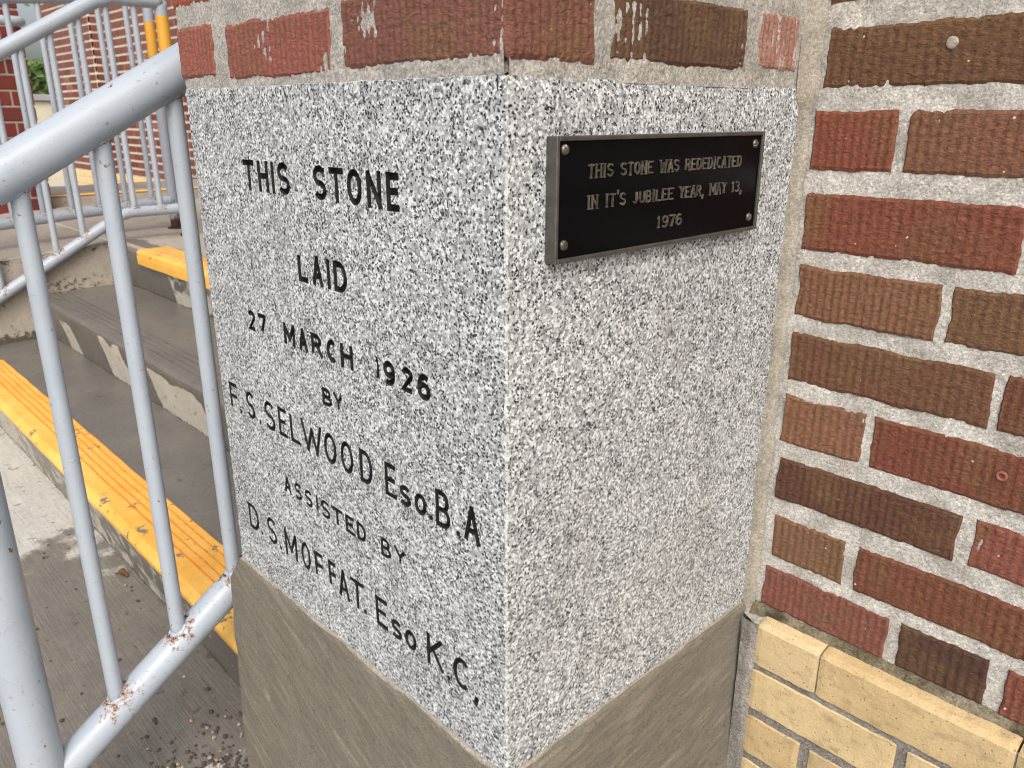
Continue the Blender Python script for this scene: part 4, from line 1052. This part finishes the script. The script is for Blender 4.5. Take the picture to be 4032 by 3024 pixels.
tree = empty('tree', (-19, 6.1, GZ)); tag(tree, 'loose leafy tree against the white sky beyond the hedge', 'tree')
V, F = [], []
def limb(p, q, r0, r1):
    P, Q = Vector(p), Vector(q); v, f = tube_vf([P, Q], 1, 8, 10, False); b = len(V)
    for i, w in enumerate(v):
        c = P if i < 8 else Q; V.append(c+(w-c)*(r0 if i < 8 else r1))
    F.extend([tuple(i+b for i in g) for g in f])
limb((-19, 6.1, GZ), (-19, 6.15, 3.2), .16, .11); cl = []
for i in range(16):
    a = rr.uniform(0, 6.28); h = rr.uniform(1.6, 3.2); e = Vector((-19+1.5*math.cos(a)*rr.uniform(.5, 1), 6.15+1.5*math.sin(a)*rr.uniform(.5, 1), h+rr.uniform(.6, 2.0)))
    limb((-19, 6.15, h), e, .05, .012); cl.append(e)
mesh('trunk', V, F, M_bark, tree)
def tfn(r):
    c = r.choice(cl); return (c.x+r.gauss(0, .35), c.y+r.gauss(0, .35), c.z+r.gauss(0, .3))
V, F = leaves(5000, tfn, 0.07, rr); mesh('crown', V, F, M_leaf, tree)

# ------------------------------------------------------------------ small things
M_peb = mat_objcol('pebble', 0.85); M_dry = mat_flat('dead_leaf', S(96, 64, 40), 0.8, 0.3, 40)
def blob_vf(c, r, rr, flat=.65):
    V, F = [], []; n, m = 7, 5
    for i in range(m+1):
        th = math.pi*i/m
        for k in range(n):
            a = 2*math.pi*k/n; j = rr.uniform(.78, 1.15); V.append((c[0]+r*math.sin(th)*math.cos(a)*j, c[1]+r*math.sin(th)*math.sin(a)*j, c[2]+r*flat*math.cos(th)*j))
    for i in range(m):
        for k in range(n): a, b = i*n+k, i*n+(k+1) % n; F.append((a, a+n, b+n, b))
    return V, F
rp = random.Random(21)
for col_i, (colr, cnt) in enumerate(((S(80, 71, 60), 260), (S(160, 152, 138), 45), (S(178, 146, 92), 9))):
    V, F = [], []
    for i in range(cnt):
        t = rp.random()
        if t < .72: x, y = -0.605-abs(rp.gauss(0, .075)), rp.uniform(-.12, .075)-abs(rp.gauss(0, .01))
        else: x, y = rp.uniform(-1.7, -.62), rp.uniform(-.3, .07)
        if x > -0.60: continue
        r = rp.uniform(.0011, .0040)*(1.25 if t < .3 else 1); z = GZ+0.001+(0.005 if x > -.662 and y < -.024 else 0)
        v, f = blob_vf((x, y, z+r*.4), r, rp); b = len(V); V += v; F += [tuple(k+b for k in g) for g in f]
    o = mesh('gravel', V, F, mat_flat('grit_%d' % col_i, colr, 0.85, 0.35, 160)); tag(o, ('dark', 'pale', 'yellowish')[col_i]+' loose grit scattered at the foot of the plinth', 'grit', kind='stuff')
for (x, y, a, L, lab) in ((-1.345, .052, .7, .030, 'curled brown dead leaf lying by the lowest step'), (-.655, -.035, 2.1, .014, 'small brown seed husk on the ground beside the plinth')):
    V, F = [], []
    for i in range(9):
        s = i/8; w = L*.34*math.sin(math.pi*s)**.8+.0006
        for k in range(5):
            q = (k-2)/2; lx = (s-.5)*L; ly = q*w; z = GZ+.006+abs(q)**1.6*w*.9+.004*math.sin(s*5)
            V.append((x+lx*math.cos(a)-ly*math.sin(a), y+lx*math.sin(a)+ly*math.cos(a), z))
    for i in range(8):
        for k in range(4): q = i*5+k; F.append((q, q+1, q+6, q+5))
    o = mesh('dead_leaf', V, F, M_dry, smooth=True); md = o.modifiers.new('thick', 'SOLIDIFY'); md.thickness = .0006; tag(o, lab, 'leaf')
# plastic wall plug and mortar splash on the wall bricks
V, F = [], []
pc = (0.2465, W2-0.0012, 0.2565)
n = 24; prf = [(.0052, 0), (.0049, .0010), (.0038, .0014), (.0026, .0008), (.0018, -.004)]
for (r, d) in prf:
    for k in range(n): a = 2*math.pi*k/n; V.append((pc[0]+r*math.cos(a), pc[1]-d, pc[2]+r*math.sin(a)))
for i in range(len(prf)-1):
    for k in range(n): a, b = i*n+k, i*n+(k+1) % n; F.append((a, b, b+n, a+n))
F.append(tuple(range(4*n, 5*n)))
o = mesh('wall_plug', V, F, mat_flat('pink_plastic', S(146, 86, 76), 0.6, 0.2)); tag(o, 'small pink plastic wall plug set in a red brick, right of the stone', 'wall plug')
V, F = [], []
for (rr_, dd) in ((1.0, -.0004), (.94, .0007), (.7, .0012), (.35, .0013)):
    for k in range(22): a = 2*math.pi*k/22; e = rr_*(.0054+.0007*nz(math.cos(a), math.sin(a), 3, 1.7)); V.append((0.1365+e*math.cos(a), W2-.0004-dd, .6440+e*math.sin(a)))
for i in range(3):
    for k in range(22): a, b = i*22+k, i*22+(k+1) % 22; F.append((a, b, b+22, a+22))
F.append(tuple(range(66, 88)))
o = mesh('mortar_splash', V, F, M_fillet, smooth=True); tag(o, 'round pale mortar splash on the dark brown brick at upper right', 'mortar')
